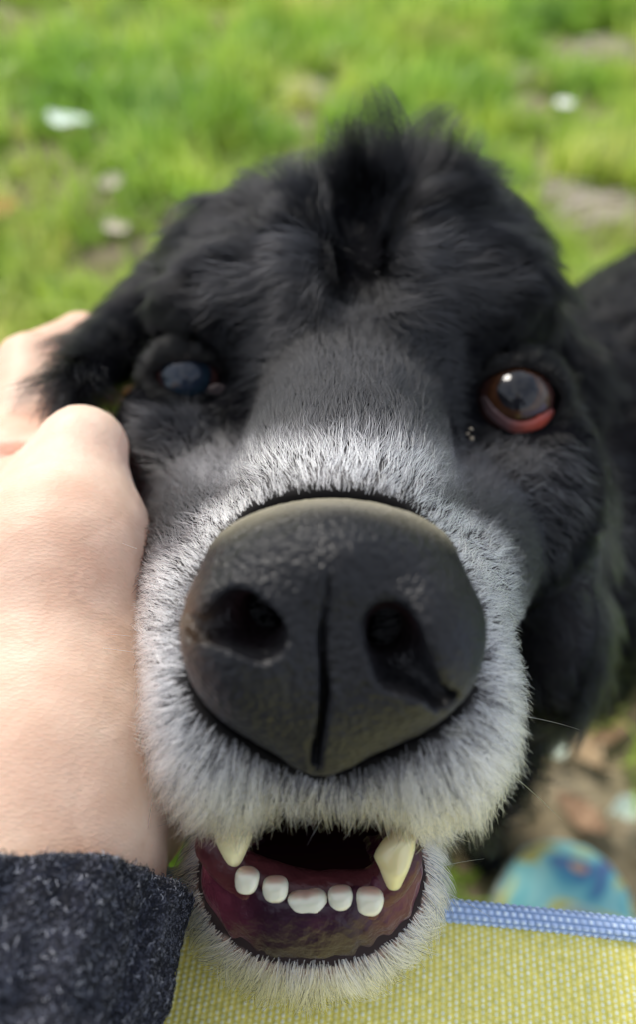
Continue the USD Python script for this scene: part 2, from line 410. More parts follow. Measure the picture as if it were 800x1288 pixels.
def weave_sheet(x0, x1, y0, y1, dx, dy):
    X, Y = np.meshgrid(np.arange(x0, x1, dx), np.arange(y0, y1, dy), indexing='ij')
    rib = np.floor(X / NX); odd = (rib % 2)
    wob = meshkit.noise(np.stack([rib * 7.3, np.floor(Y / NY + odd * .5) * 3.1, 0 * X], -1), 5) - 0.5
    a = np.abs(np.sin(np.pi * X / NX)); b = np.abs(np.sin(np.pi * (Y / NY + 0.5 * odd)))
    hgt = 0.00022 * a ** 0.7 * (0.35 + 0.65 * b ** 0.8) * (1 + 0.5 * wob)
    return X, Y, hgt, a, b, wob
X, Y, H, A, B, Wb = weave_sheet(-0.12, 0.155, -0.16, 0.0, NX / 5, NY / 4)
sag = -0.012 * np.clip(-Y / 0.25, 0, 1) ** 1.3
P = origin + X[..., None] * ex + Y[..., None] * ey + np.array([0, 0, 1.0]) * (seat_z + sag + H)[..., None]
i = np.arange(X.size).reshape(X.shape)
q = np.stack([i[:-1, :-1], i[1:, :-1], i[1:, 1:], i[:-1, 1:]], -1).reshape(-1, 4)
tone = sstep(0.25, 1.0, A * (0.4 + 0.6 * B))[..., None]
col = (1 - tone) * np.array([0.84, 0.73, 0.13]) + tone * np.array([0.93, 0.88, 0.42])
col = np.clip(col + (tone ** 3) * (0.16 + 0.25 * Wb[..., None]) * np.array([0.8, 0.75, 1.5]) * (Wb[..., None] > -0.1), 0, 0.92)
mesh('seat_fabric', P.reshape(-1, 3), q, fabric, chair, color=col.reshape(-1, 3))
# the rest of the panel, plain: backing, wings and the part behind the woven detail
def slab(pts, th):
    pts = np.array(pts); n = len(pts)
    V = np.vstack([pts, pts - [0, 0, th]])
    Fq = [[k, (k + 1) % n, (k + 1) % n + n, k + n] for k in range(n)]
    tri = [[0, k, k + 1] for k in range(1, n - 1)] + [[n, n + k + 1, n + k] for k in range(1, n - 1)]
    return V, np.vstack([np.array(Fq)[:, [0, 2, 1]], np.array(Fq)[:, [0, 3, 2]], np.array(tri)])
def sp(x, y, z=0.0): return origin + x * ex + y * ey + np.array([0, 0, seat_z + z])
backing = leaf_look('seat_backing', (0.55, 0.56, 0.08), (0.62, 0.63, 0.1))
bv, bf = slab([sp(-.30, -.001, -.003), sp(-.30, -.42, -.026), sp(.24, -.42, -.026), sp(.24, -.001, -.003)], 0.002)
mesh('seat_backing', bv, bf, backing, chair, smooth=False)
cord_mat = look('blue_cord', {'a': ('attribute', {'attribute': 'displayColor'}),
                              'p': ('principled_bsdf', {'roughness': 0.5, 'sheen_weight': 0.2})}, [('a.color', 'p.base_color')])
L0, L1, rr = -0.30, 0.24, 0.0024
S, TH = np.meshgrid(np.arange(L0, L1, 0.00028), np.linspace(0, 2 * np.pi, 60, endpoint=False), indexing='ij')
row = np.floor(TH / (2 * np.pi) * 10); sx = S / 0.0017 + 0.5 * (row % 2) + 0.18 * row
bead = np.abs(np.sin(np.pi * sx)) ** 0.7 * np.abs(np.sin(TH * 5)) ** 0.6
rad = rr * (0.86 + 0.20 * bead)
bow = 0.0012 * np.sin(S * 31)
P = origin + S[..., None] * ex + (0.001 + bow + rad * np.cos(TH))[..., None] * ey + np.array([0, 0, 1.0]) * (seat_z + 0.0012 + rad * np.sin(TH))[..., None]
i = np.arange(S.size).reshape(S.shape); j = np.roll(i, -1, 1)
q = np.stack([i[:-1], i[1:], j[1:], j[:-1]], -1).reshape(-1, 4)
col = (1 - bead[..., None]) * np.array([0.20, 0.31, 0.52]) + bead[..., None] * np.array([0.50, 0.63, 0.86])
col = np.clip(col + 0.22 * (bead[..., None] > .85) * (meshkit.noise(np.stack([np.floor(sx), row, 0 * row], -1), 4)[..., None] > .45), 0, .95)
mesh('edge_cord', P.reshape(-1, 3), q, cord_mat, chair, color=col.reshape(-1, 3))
tube_mat = leaf_look('chair_tube', (0.30, 0.31, 0.33), (0.36, 0.37, 0.39))
def rod(a, b, r): return trimesh.creation.cylinder(radius=r, segment=[a, b], sections=20)
s = rod(sp(-.30, -.03, -.016), sp(.24, -.03, -.016), .009); mesh('front_rail', s.vertices, s.faces, tube_mat, chair)
for sx_ in (-.30, .24):
    s = rod(sp(sx_, .0, -.016), sp(sx_, -.43, -.035), .009); mesh('side_rail', s.vertices, s.faces, tube_mat, chair)
    for y0, y1 in ((-.03, -.06), (-.40, -.42)):
        b = sp(sx_, y1, 0); b[2] = 0.0
        s = rod(sp(sx_, y0, -.016), b, .009); mesh('leg', s.vertices, s.faces, tube_mat, chair)

# ------------------------------------------------------------------ person: left hand and forearm, sleeve, jeans, foot in a clog
person = thing('person', 'seated person in dark navy fleece holding the dog cheek with the left hand', 'person')
skin = look('skin', {
    'g': ('geometry', {}),
    'a': ('attribute', {'attribute': 'displayColor'}),
    'n': ('noise_texture', {'scale': 55.0, 'detail': 5.0, 'roughness': 0.6}),
    'r': ('rgb_ramp', {'ramp': [(0.3, (0.93, 0.84, 0.80)), (0.7, (1.03, 1.03, 1.03))]}),
    'm': ('mix_color', {'blend_type': 'multiply', 'fac': 1.0, 'use_clamp': False}),
    'mp': ('mapping', {'scale': (0.8, 1.7, 0.8), 'rotation': (0.2, 0.3, 0.5)}),
    'v': ('voronoi_texture', {'scale': 1000.0, 'feature': 'f1'}),
    'v2': ('noise_texture', {'scale': 420.0, 'detail': 4.0, 'roughness': 0.6}),
    'h': ('math', {'math_type': 'multiply_add', 'value2': 0.6}),
    'b': ('bump', {'strength': 0.30, 'distance': 0.0004}),
    'p': ('principled_bsdf', {'roughness': 0.52, 'specular_ior_level': 0.35, 'subsurface_weight': 0.2, 'subsurface_scale': 0.004, 'subsurface_radius': (1.0, 0.35, 0.2)})},
    [('g.position', 'n.vector'), ('n.fac', 'r.fac'), ('a.color', 'm.a'), ('r.color', 'm.b'), ('m.result', 'p.base_color'), ('g.position', 'mp.vector'),
     ('mp.vector', 'v.vector'), ('g.position', 'v2.vector'), ('v.distance', 'h.value1'), ('v2.fac', 'h.value3'), ('h.value', 'b.height'), ('b.normal', 'p.normal')])

WR = np.array([-5.55, -7.2, 14.4])
ELB = ground_frame(-9, -22, -12)
SHO, SHR, NECK, HEAD = ground_frame(-17, -52, 30), ground_frame(17, -52, 30), ground_frame(0, -52, 36), ground_frame(0, -47, 50)
HAND = dict(cmc=(-5.45, -4.8, 15.0), mcp=(-5.75, -0.9, 16.3), ip=(-5.75, 1.55, 17.5), tip=(-5.9, 1.6, 20.4))
FINGERS = [[(-8.0, 0.9, 19.6, 1.25), (-8.9, 4.5, 22.2, .98), (-7.9, 5.75, 24.0, .88), (-6.9, 5.6, 25.3, .72)],
           [(-9.2, 0.4, 21.0, 1.25), (-10.1, 4.0, 24.4, 1.0), (-8.9, 5.0, 26.2, .9), (-7.7, 4.8, 27.2, .74)],
           [(-9.8, -0.8, 22.2, 1.2), (-10.7, 2.5, 25.8, .95), (-9.4, 3.3, 27.4, .85), (-8.3, 3.1, 28.2, .7)],
           [(-9.9, -2.3, 23.0, 1.05), (-10.7, .4, 26.0, .8), (-9.7, 1.2, 27.3, .72), (-8.8, 1.1, 28.1, .6)]]
def hand_sdf(p):
    UL = WR + [-1.6, .3, 1.6]
    d = cone(p, ELB, WR, 3.0, 2.15)
    d = smin(d, cone(p, ELB + [-1, 0, 1.0], UL, 2.8, 1.95), 1.0)
    d = smin(d, cone(p, ELB, SHO, 3.4, 4.6), 1.5)
    d = smin(d, cone(p, SHO, SHR, 5.0, 5.0), 2.0)
    d = smin(d, cone(p, NECK + ground_frame(0, 0, -6), HEAD, 5.6, 5.2), 2.0)
    d = smin(d, ell(p, HEAD + ground_frame(0, -1.5, 3.5), (7.4, 10.0, 9.6)), 2.0)
    d = smin(d, ell(p, HEAD + ground_frame(0, 4.5, -5.5), (4.6, 4.6, 4.2)), 2.0)          # jaw
    d = smin(d, cone(p, HEAD + ground_frame(0, 7.6, 3.0), HEAD + ground_frame(0, 9.8, -.8), .7, 1.3), 1.0)   # nose
    for s_ in (-1, 1):
        d = smax(d, -ell(p, HEAD + ground_frame(3.1 * s_, 9.3, 3.2), (1.5, 1.2, 1.5)), 1.0)
        d = smin(d, ell(p, HEAD + ground_frame(7.3 * s_, -1.5, 1.5), (.8, 2.6, 2.6)), .5)
    d = smin(d, ell(p, HEAD + ground_frame(0, 8.2, -3.9), (2.3, .8, .9)), .4)             # mouth
    d = smin(d, cone(p, WR, HAND['cmc'], 2.15, 2.05), 1.2)
    d = smin(d, cone(p, HAND['cmc'], HAND['mcp'], 2.0, 1.66), 1.2)
    d = smin(d, cone(p, UL, FINGERS[0][0][:3], 1.9, 1.6), 1.4)
    d = smin(d, cone(p, UL + [-.5, .3, 1.4], FINGERS[2][0][:3], 1.8, 1.4), 1.4)
    d = smin(d, cone(p, UL + [-.5, .3, 1.6], FINGERS[3][0][:3], 1.6, 1.2), 1.4)
    d = smin(d, cone(p, HAND['mcp'], FINGERS[0][0][:3], 1.5, 1.2), 1.3)
    d = smin(d, cone(p, (-4.35, -6.9, 16.9), (-4.6, -3.2, 16.6), 1.5, 1.5), 1.0)
    th = smin(cone(p, HAND['mcp'], HAND['ip'], 1.52, .95), cone(p, HAND['ip'], HAND['tip'], .93, .8), .5)
    d = smin(d, th, 1.0)
    for k, c in enumerate(FINGERS):
        f_ = smin(cone(p, c[0][:3], c[1][:3], c[0][3], c[1][3]), cone(p, c[1][:3], c[2][:3], c[1][3], c[2][3]), .25)
        f_ = smin(f_, cone(p, c[2][:3], c[3][:3], c[2][3], c[3][3]), .25)
        d = smin(d, f_, .3)
    for a, b in (((-6.6, -6.6, 13.0), (-6.5, -1.2, 14.95)), ((-5.0, -5.2, 13.75), (-5.15, -1.0, 15.05)), ((-8.2, -5.6, 15.2), (-8.0, .6, 18.55))):
        d = smin(d, cone(p, a, b, .42, .38) + .10, .55)                                    # tendons
    for k in range(4):                                                                   # folds over the thumb joint
        y_ = .75 + .42 * k
        d = smax(d, -cone(p, (-6.6, y_ - .08, 16.42 + .42 * k), (-5.35, y_ + .05, 16.38 + .42 * k), .10, .06), .2)
    # creases at the root of the index finger
    for a, b in (((-9.4, 2.3, 18.4), (-6.9, 2.75, 18.6)), ((-9.4, 1.15, 17.6), (-7.3, 1.5, 17.8)), ((-9.4, 3.1, 19.6), (-7.4, 3.4, 19.9))):
        d = smax(d, -cone(p, a, b, .24, .16), .2)
    return d
hv, hf = nets(hand_sdf, axis(-24, .9, -11.5, .16, -3.0, .9, 24), axis(-48, .9, -11, .16, 7.5, .9, 20), axis(-92, 1.1, 11.5, .16, 29.5))
hv = relax(hv, hf, 2)
wn = meshkit.fbm(hv * np.array([1.2, 2.2, 2.2]), 3, 5)[:, None] - .5
hn = normals(hv, hf)
hv = hv + hn * (0.05 * (meshkit.fbm(hv * 2.3, 3, 9)[:, None] - .5))
red = np.exp(-((hv - [-8.2, 1.9, 18.6]) ** 2).sum(1) / 3.2)[:, None] * .8 + np.exp(-((hv - [-7.2, 5.7, 24.5]) ** 2).sum(1) / 5)[:, None] * .5
pal = np.exp(-((hv - [-5.7, 1.3, 16.5]) ** 2).sum(1) / 3.5)[:, None]
hc = np.array([0.64, 0.455, 0.335]) + wn * np.array([.16, .17, .15]) + pal * np.array([.06, .09, .09])
hc = hc * (1 - red * .35) + red * .35 * np.array([.72, .26, .17])
mesh('body', world(hv), hf, skin, person, color=np.clip(hc, .05, .9))
# nails on the finger tips that curl behind the ear, and on the thumb
nail = look('nail', {'p': ('principled_bsdf', {'base_color': (0.80, 0.52, 0.45), 'roughness': 0.25})})
for c3, c2, r_ in [(np.array(f[3][:3]), np.array(f[2][:3]), f[3][3]) for f in FINGERS] + [(np.array(HAND['tip']), np.array(HAND['ip']), .85)]:
    ax_ = unit(c3 - c2); out = unit(np.array([-.3, 1, .2]) - ax_ * (np.array([-.3, 1, .2]) @ ax_)); sd = np.cross(ax_, out)
    s = trimesh.creation.icosphere(3, 1.0); vv = s.vertices * [.62 * r_, .75 * r_, .16 * r_]
    vv[:, 2] -= .25 * (vv[:, 0] ** 2) / r_
    vv = c3 + out * r_ * .9 + vv[:, :1] * sd + vv[:, 1:2] * ax_ + vv[:, 2:] * out
    mesh('nail', world(vv), s.faces, nail, person)

# sleeve: a ribbed fleece cuff and forearm, open at the wrist
fleece = look('navy_fleece', {
    'g': ('geometry', {}), 'n': ('noise_texture', {'scale': 420.0, 'detail': 4.0, 'roughness': 0.7}),
    'r': ('rgb_ramp', {'ramp': [(0.35, (0.010, 0.011, 0.018)), (0.55, (0.026, 0.028, 0.042)), (0.7, (0.08, 0.085, 0.12))]}),
    'b': ('bump', {'strength': 0.8, 'distance': 0.002}),
    'p': ('principled_bsdf', {'roughness': 0.95, 'sheen_weight': 0.5, 'sheen_roughness': 0.4, 'specular_ior_level': 0.1})},
    [('g.position', 'n.vector'), ('n.fac', 'r.fac'), ('r.color', 'p.base_color'), ('n.fac', 'b.height'), ('b.normal', 'p.normal')])
c0, c1 = np.array([-5.85, -7.35, 14.5]), ELB.copy()
ax_ = unit(c1 - c0); e1 = unit(np.cross(ax_, [0, 0.616, -.788])); e2 = np.cross(e1, ax_)
S, TH = np.meshgrid(np.linspace(0, 1, 130), np.linspace(0, 2 * np.pi, 200, endpoint=False), indexing='ij')
def sleeve_r(S, TH, inner=0.0):
    fold = 0.17 * np.sin(TH * 9 + 2.2 * np.sin(S * 7)) + 0.07 * np.sin(TH * 23 + 1.0) + .16 * (meshkit.fbm(np.stack([np.cos(TH) * 2, np.sin(TH) * 2, S * 6], -1), 3, 2) - .5)
    lip = 0.14 * np.exp(-(S / .02) ** 2) - .16 * np.exp(-((S - .085) / .008) ** 2)
    return 1 + (fold + lip) * .28 - inner + .45 * S
RX, RY = 3.15, 3.2
rs = sleeve_r(S, TH)
slant = (.95 * (1 - S))[..., None] * ax_ + (-np.sign(e1[0]) * .30 * RX * np.cos(TH) * (1 - S))[..., None] * ax_
Pq = c0 + (c1 - c0) * S[..., None] + (RX * rs * np.cos(TH))[..., None] * e1 + (RY * rs * np.sin(TH))[..., None] * e2 + slant
ri = rs - .08
Pi = c0 + (c1 - c0) * S[..., None] + (RX * ri * np.cos(TH))[..., None] * e1 + (RY * ri * np.sin(TH))[..., None] * e2 + slant
i = np.arange(S.size).reshape(S.shape); j = np.roll(i, -1, 1)
q = np.stack([i[:-1], i[1:], j[1:], j[:-1]], -1).reshape(-1, 4); N0 = S.size
lipq = np.stack([i[0], j[0], j[0] + N0, i[0] + N0], 1)
sv, sf = np.vstack([Pq.reshape(-1, 3), Pi.reshape(-1, 3)]), np.vstack([q, q[:, ::-1] + N0, lipq])
tri = np.vstack([sf[:, [0, 1, 2]], sf[:, [0, 2, 3]]])
if (np.cross(sv[tri[:, 1]] - sv[tri[:, 0]], sv[tri[:, 2]] - sv[tri[:, 0]])[:N0] * (sv[tri[:N0, 0]] - (c0 + c1) / 2)).sum() < 0: tri = tri[:, ::-1]
sleeve = mesh('sleeve', world(sv), tri, fleece, person)
g = np.random.default_rng(21)
half = tri[(tri < N0).all(1)]
sp_, sn_ = sample(sv, half, lambda c, n: 620 * (n[:, 2] < .35) * (c[:, 1] > -13), g)
dd = g.normal(size=sp_.shape)
fz = strands(sp_, sn_, dd, 0.07 + .09 * g.random(len(sp_)), 0.8, g, k=4, wave=.9, freq=.8, jitter=.8)
tn = g.random(len(sp_))[:, None]
fc = np.array([.022, .023, .029]) * (.5 + tn) + (tn > .72) * np.array([.075, .08, .10]) * (tn - .4) * 2 + (tn > .97) * .22
fuzz_mat = look('fleece_fuzz', {'a': ('attribute', {'attribute': 'displayColor'}), 'p': ('principled_bsdf', {'roughness': 0.8, 'specular_ior_level': .2})}, [('a.color', 'p.base_color')])
info(curves('sleeve_pile', world(fz), .00016, fuzz_mat, person, fc, taper=.7), kind='stuff')

# the fleece over shoulders, upper arm and chest
def torso_sdf(p):
    d = cone(p, ground_frame(0, -49, -8), ground_frame(0, -51, 14), 13.5, 14.0)
    d = smin(d, cone(p, ground_frame(-13, -52, 27), ground_frame(13, -52, 27), 7.6, 7.6), 5)
    d = smin(d, cone(p, SHO, ELB, 6.6, 5.2), 3)
    d = smin(d, cone(p, SHR, ground_frame(24, -38, 4), 6.6, 5.2), 3)
    d = smin(d, cone(p, NECK + ground_frame(0, 0, -4), NECK + ground_frame(0, .5, 3), 7.2, 6.6), 2)
    return d + .35 * np.sin(p[:, 1] * .6 + np.sin(p[:, 0] * .4)) * .6
jv, jf = nets(torso_sdf, axis(-33, 1.1, 33), axis(-68, 1.1, 6), axis(-98, 1.1, 6))
mesh('jacket', world(relax(jv, jf, 2)), jf, fleece, person)
hair_cap = leaf_look('person_hair', (0.03, 0.02, 0.014), (0.06, 0.04, 0.026))
cv, cf_ = nets(lambda p: smax(ell(p, HEAD + ground_frame(0, -2.4, 4.6), (8.1, 10.6, 10.2)) + .25 * np.sin(p[:, 0] * 2.2), (p - (HEAD + ground_frame(0, 3.5, 3))) @ np.float32(ground_frame(0, 1, -.75)), .8), axis(-12, .6, 12), axis(-34, .6, 12), axis(-92, .6, -48))
mesh('hair', world(relax(cv, cf_, 2)), cf_, hair_cap, person)

# legs in pale blue jeans, spread to the sides of the dog
denim = look('pale_denim', {
    'g': ('geometry', {}), 'n': ('noise_texture', {'scale': 300.0, 'detail': 3.0}),
    'r': ('rgb_ramp', {'ramp': [(0.3, (0.24, 0.32, 0.55)), (0.7, (0.40, 0.48, 0.72))]}),
    'p': ('principled_bsdf', {'roughness': 0.85})}, [('g.position', 'n.vector'), ('n.fac', 'r.fac'), ('r.color', 'p.base_color')])
def leg_sdf(hip, knee, ankle):
    def f(p):
        d = smin(cone(p, hip, knee, 7.5, 6.0), cone(p, knee, ankle, 5.9, 4.3), 1.5)
        return d + .25 * np.sin(p[:, 1] * 1.3 + p[:, 0]) * .5
    return f
kneeL = at(-172, 462, 36)
for hip, knee, ankle in ((ground_frame(-22, -16, -19), kneeL, ground_frame(-25, 22, -52)), (ground_frame(20, -26, -19), ground_frame(27, 7, -19), ground_frame(20.5, -6, -51))):
    lo, hi = np.min([hip, knee, ankle], 0) - 9, np.max([hip, knee, ankle], 0) + 9
    lv, lf = nets(leg_sdf(hip, knee, ankle), *(axis(lo[k], .7, hi[k]) for k in range(3)))
    mesh('trouser_leg', world(relax(lv, lf, 2)), lf, denim, person)

# the clog on the ground at lower right, a foot inside
TOE = np.array([0.187, 0.136, 0.0])                     # ground plan of the toe end, metres
cy = math.radians(-12)
cf, cl = np.array([math.sin(-cy), math.cos(cy), 0]) * [-1, 1, 1], np.array([math.cos(cy), math.sin(cy), 0])
cf = np.array([-cl[1], cl[0], 0])
def clog_p(a, l, h):                                    # a back from the toe, l to the right, h up (cm)
    return TOE + .01 * (-np.asarray(a)[..., None] * cf + np.asarray(l)[..., None] * cl + np.asarray(h)[..., None] * np.array([0, 0, 1.0]))
def clog_half(a):                                       # half width along the length
    return np.interp(a, [0, .4, 1.2, 2.5, 4.5, 7, 10, 14, 19, 23, 25, 26, 26.4], [0, 1.7, 3.0, 4.0, 4.75, 5.0, 4.7, 4.0, 3.7, 3.6, 2.9, 1.6, 0])
tie_dye = look('tie_dye', {
    'g': ('geometry', {}), 'n': ('noise_texture', {'scale': 30.0, 'detail': 1.0, 'roughness': 0.4, 'distortion': 0.8}),
    'n2': ('noise_texture', {'scale': 9.0, 'detail': 2.0, 'roughness': 0.5}),
    'r': ('rgb_ramp', {'ramp': [(0.28, (0.14, 0.13, 0.36)), (0.37, (0.07, 0.30, 0.48)), (0.43, (0.20, 0.56, 0.60)), (0.53, (0.34, 0.66, 0.65)), (0.58, (0.62, 0.62, 0.18)), (0.72, (0.66, 0.52, 0.18))]}),
    'p': ('principled_bsdf', {'roughness': 0.5, 'specular_ior_level': 0.4})},
    [('g.position', 'n.vector'), ('n.fac', 'r.fac'), ('r.color', 'p.base_color')])
rim_mat = leaf_look('clog_sole', (0.42, 0.50, 0.46), (0.52, 0.58, 0.52))
edge_mat = leaf_look('clog_opening', (0.40, 0.60, 0.60), (0.50, 0.66, 0.64))
clog = thing('clog', 'teal tie-dyed rubber clog on the ground past the yellow chair edge', 'shoe')
A = np.concatenate([np.linspace(0, 1, 8)[:-1] ** 1.7 * 1.2, np.linspace(1.2, 25, 40), np.linspace(25.2, 26.4, 8)])
W = np.linspace(-1, 1, 25)
AA, WW = np.meshgrid(A, W, indexing='ij')
def loft(lower, upper, mat, name, grow=0.0):
    hw = clog_half(AA) + grow * np.minimum(1, AA) * np.minimum(1, 26.4 - AA)
    top = clog_p(AA, WW * hw, upper(AA, WW)).reshape(-1, 3); bot = clog_p(AA, WW * hw, lower(AA, WW)).reshape(-1, 3)
    i = np.arange(AA.size).reshape(AA.shape); n_ = AA.size
    qq = np.stack([i[:-1, :-1], i[1:, :-1], i[1:, 1:], i[:-1, 1:]], -1).reshape(-1, 4)
    rim = np.concatenate([i[0], i[1:, -1], i[-1, -2::-1], i[-2:0:-1, 0]]); r2 = np.roll(rim, -1)
    return mesh(name, np.vstack([top, bot]), np.vstack([qq, qq[:, ::-1] + n_, np.stack([rim, rim + n_, r2 + n_, r2], 1)]), mat, clog, smooth=40)
loft(lambda a, w: 0.25 + 0 * a, lambda a, w: 2.2 + .5 * np.exp(-a / 2) + 0 * w, rim_mat, 'sole', .25)
# the vamp: a shell over the toes, cut open over the instep
def shell(a, w, t=0.0):
    hgt = np.interp(a, [0, .5, 1.5, 3, 5, 8, 11], [2.5, 4.0, 5.0, 5.7, 6.3, 6.9, 7.3])
    return 2.2 + (hgt - 2.2 - t) * np.clip(1 - np.abs(w) ** 2.6, 0, 1) ** .5
Av = np.concatenate([np.linspace(0, 1, 10) ** 1.7 * 1.4, np.linspace(1.5, 14, 34)])
TH = np.linspace(0, np.pi, 41)
AA2, TT = np.meshgrid(Av, TH, indexing='ij')
Wv = -np.cos(TT)
cut = 5.3 + 8.5 * np.abs(Wv) ** 2.2                        # where the opening starts
AA2c = AA2 / 14 * cut
shl = []
for t_ in (0.0, .45):
    hw = np.maximum(clog_half(AA2c) - t_, .02)
    shl.append(clog_p(AA2c, Wv * hw, shell(AA2c, Wv * .995, t_)).reshape(-1, 3))
i = np.arange(AA2.size).reshape(AA2.shape); n_ = AA2.size
qq = np.stack([i[:-1, :-1], i[1:, :-1], i[1:, 1:], i[:-1, 1:]], -1).reshape(-1, 4)
rim = np.concatenate([i[0], i[1:, -1], i[-1, -2::-1], i[-2:0:-1, 0]]); r2 = np.roll(rim, -1)
mesh('upper', np.vstack(shl), np.vstack([qq, qq[:, ::-1] + n_, np.stack([rim, rim + n_, r2 + n_, r2], 1)]), tie_dye, clog, smooth=50)
lp = (np.array(shl[0]).reshape(*AA2.shape, 3)[-1] + np.array(shl[1]).reshape(*AA2.shape, 3)[-1]) / 2
def tube_mesh(P_, r_, n=10):
    P_ = np.asarray(P_); t_ = unit(np.gradient(P_, axis=0)); up = np.array([0.13, .22, 1.0]); a_ = unit(np.cross(t_, up)); b_ = np.cross(t_, a_)
    an_ = np.linspace(0, 2 * np.pi, n, endpoint=False); r_ = np.broadcast_to(r_, (len(P_),))
    V = P_[:, None] + r_[:, None, None] * (np.cos(an_)[None, :, None] * a_[:, None] + np.sin(an_)[None, :, None] * b_[:, None])
    i_ = np.arange(len(P_) * n).reshape(-1, n); j_ = np.roll(i_, -1, 1)
    q_ = np.stack([i_[:-1], j_[:-1], j_[1:], i_[1:]], -1).reshape(-1, 4)
    caps = [[i_[0, 0], i_[0, k + 1], i_[0, k], i_[0, k]] for k in range(1, n - 1)] + [[i_[-1, 0], i_[-1, k], i_[-1, k + 1], i_[-1, k + 1]] for k in range(1, n - 1)]
    return V.reshape(-1, 3), np.vstack([q_[:, [0, 1, 2]], q_[:, [0, 2, 3]], np.array(caps)[:, :3]])
tv, tf = tube_mesh(lp, .0036)
mesh('opening_rim', tv, tf, edge_mat, clog)
fv, ff = nets(lambda p: smin(smin(ell(p, (9.5, 0, 4.2), (5.5, 3.6, 2.2)), ell(p, (5, 0, 3.8), (3.6, 3.6, 1.6)), 1.0), smin(cone(p, (11, 0, 4.6), (20, 0, 6.0), 2.5, 3.2), cone(p, (20, 0, 5.8), (21, -1.5, 14), 3.2, 4.0), 1.5), 1.2),
               axis(.5, .4, 27), axis(-6, .4, 6), axis(1.5, .4, 18))
mesh('foot', clog_p(fv[:, 0], fv[:, 1], fv[:, 2] + .55), ff[:, ::-1], skin, person, color=np.broadcast_to(np.array([.70, .40, .26]), fv.shape))

# ------------------------------------------------------------------ the dog
dog = thing('dog', 'black spaniel-like dog with grey muzzle looking up at the viewer, mouth open', 'dog')
GF = ground_frame
EYE_L, EYE_R = at(236, 480, 20.25), at(646, 503, 19.75)
RAD_L, RAD_R = .95, 1.08
CHEST, RUMP = GF(5.5, 19, -30), GF(40, 40, -31)

def trunk_sdf(p):
    d = cone(p, CHEST, GF(21, 29, -29), 8.6, 9.0)
    d = smin(d, cone(p, GF(21, 29, -29), RUMP, 9.0, 8.6), 3)
    d = smin(d, cone(p, (1.6, 4.0, 25.5), CHEST, 6.0, 7.6), 2.5)
    d = smin(d, cone(p, GF(5.0, 11, -29), GF(6, 15, -36), 4.0, 3.6), 2)       # chest ruff
    for lat, fw in ((2.0, 15), (12.5, 15)):                                  # forelegs
        d = smin(d, cone(p, GF(lat, fw + 2, -33), GF(lat, fw + 4, -44), 3.6, 2.5), 1.5)
        d = smin(d, cone(p, GF(lat, fw + 4, -44), GF(lat, fw + 1.5, -57), 2.3, 1.9), .8)
        d = smin(d, cone(p, GF(lat, fw + 1.5, -57.3), GF(lat, fw - 2, -58), 2.1, 1.7), .8)
    for lat, fw in ((36, 32), (42, 43)):                                     # hind legs: thigh, shank, hock
        d = smin(d, cone(p, GF(lat, fw + 3, -32), GF(lat - 4, fw - 1, -42), 5.5, 3.4), 1.5)
        d = smin(d, cone(p, GF(lat - 4, fw - 1, -42), GF(lat + 4, fw + 3, -49), 2.9, 1.8), .8)
        d = smin(d, cone(p, GF(lat + 4, fw + 3, -49), GF(lat + 3, fw + 1, -57.5), 1.7, 1.6), .6)
        d = smin(d, cone(p, GF(lat + 3, fw + 1, -57.6), GF(lat, fw - 1, -58.2), 1.9, 1.6), .6)
    d = smin(d, cone(p, RUMP + GF(4, 4, 3) * .9, RUMP + GF(10, 6, 10), 2.2, 1.4), 2)   # tail
    return d

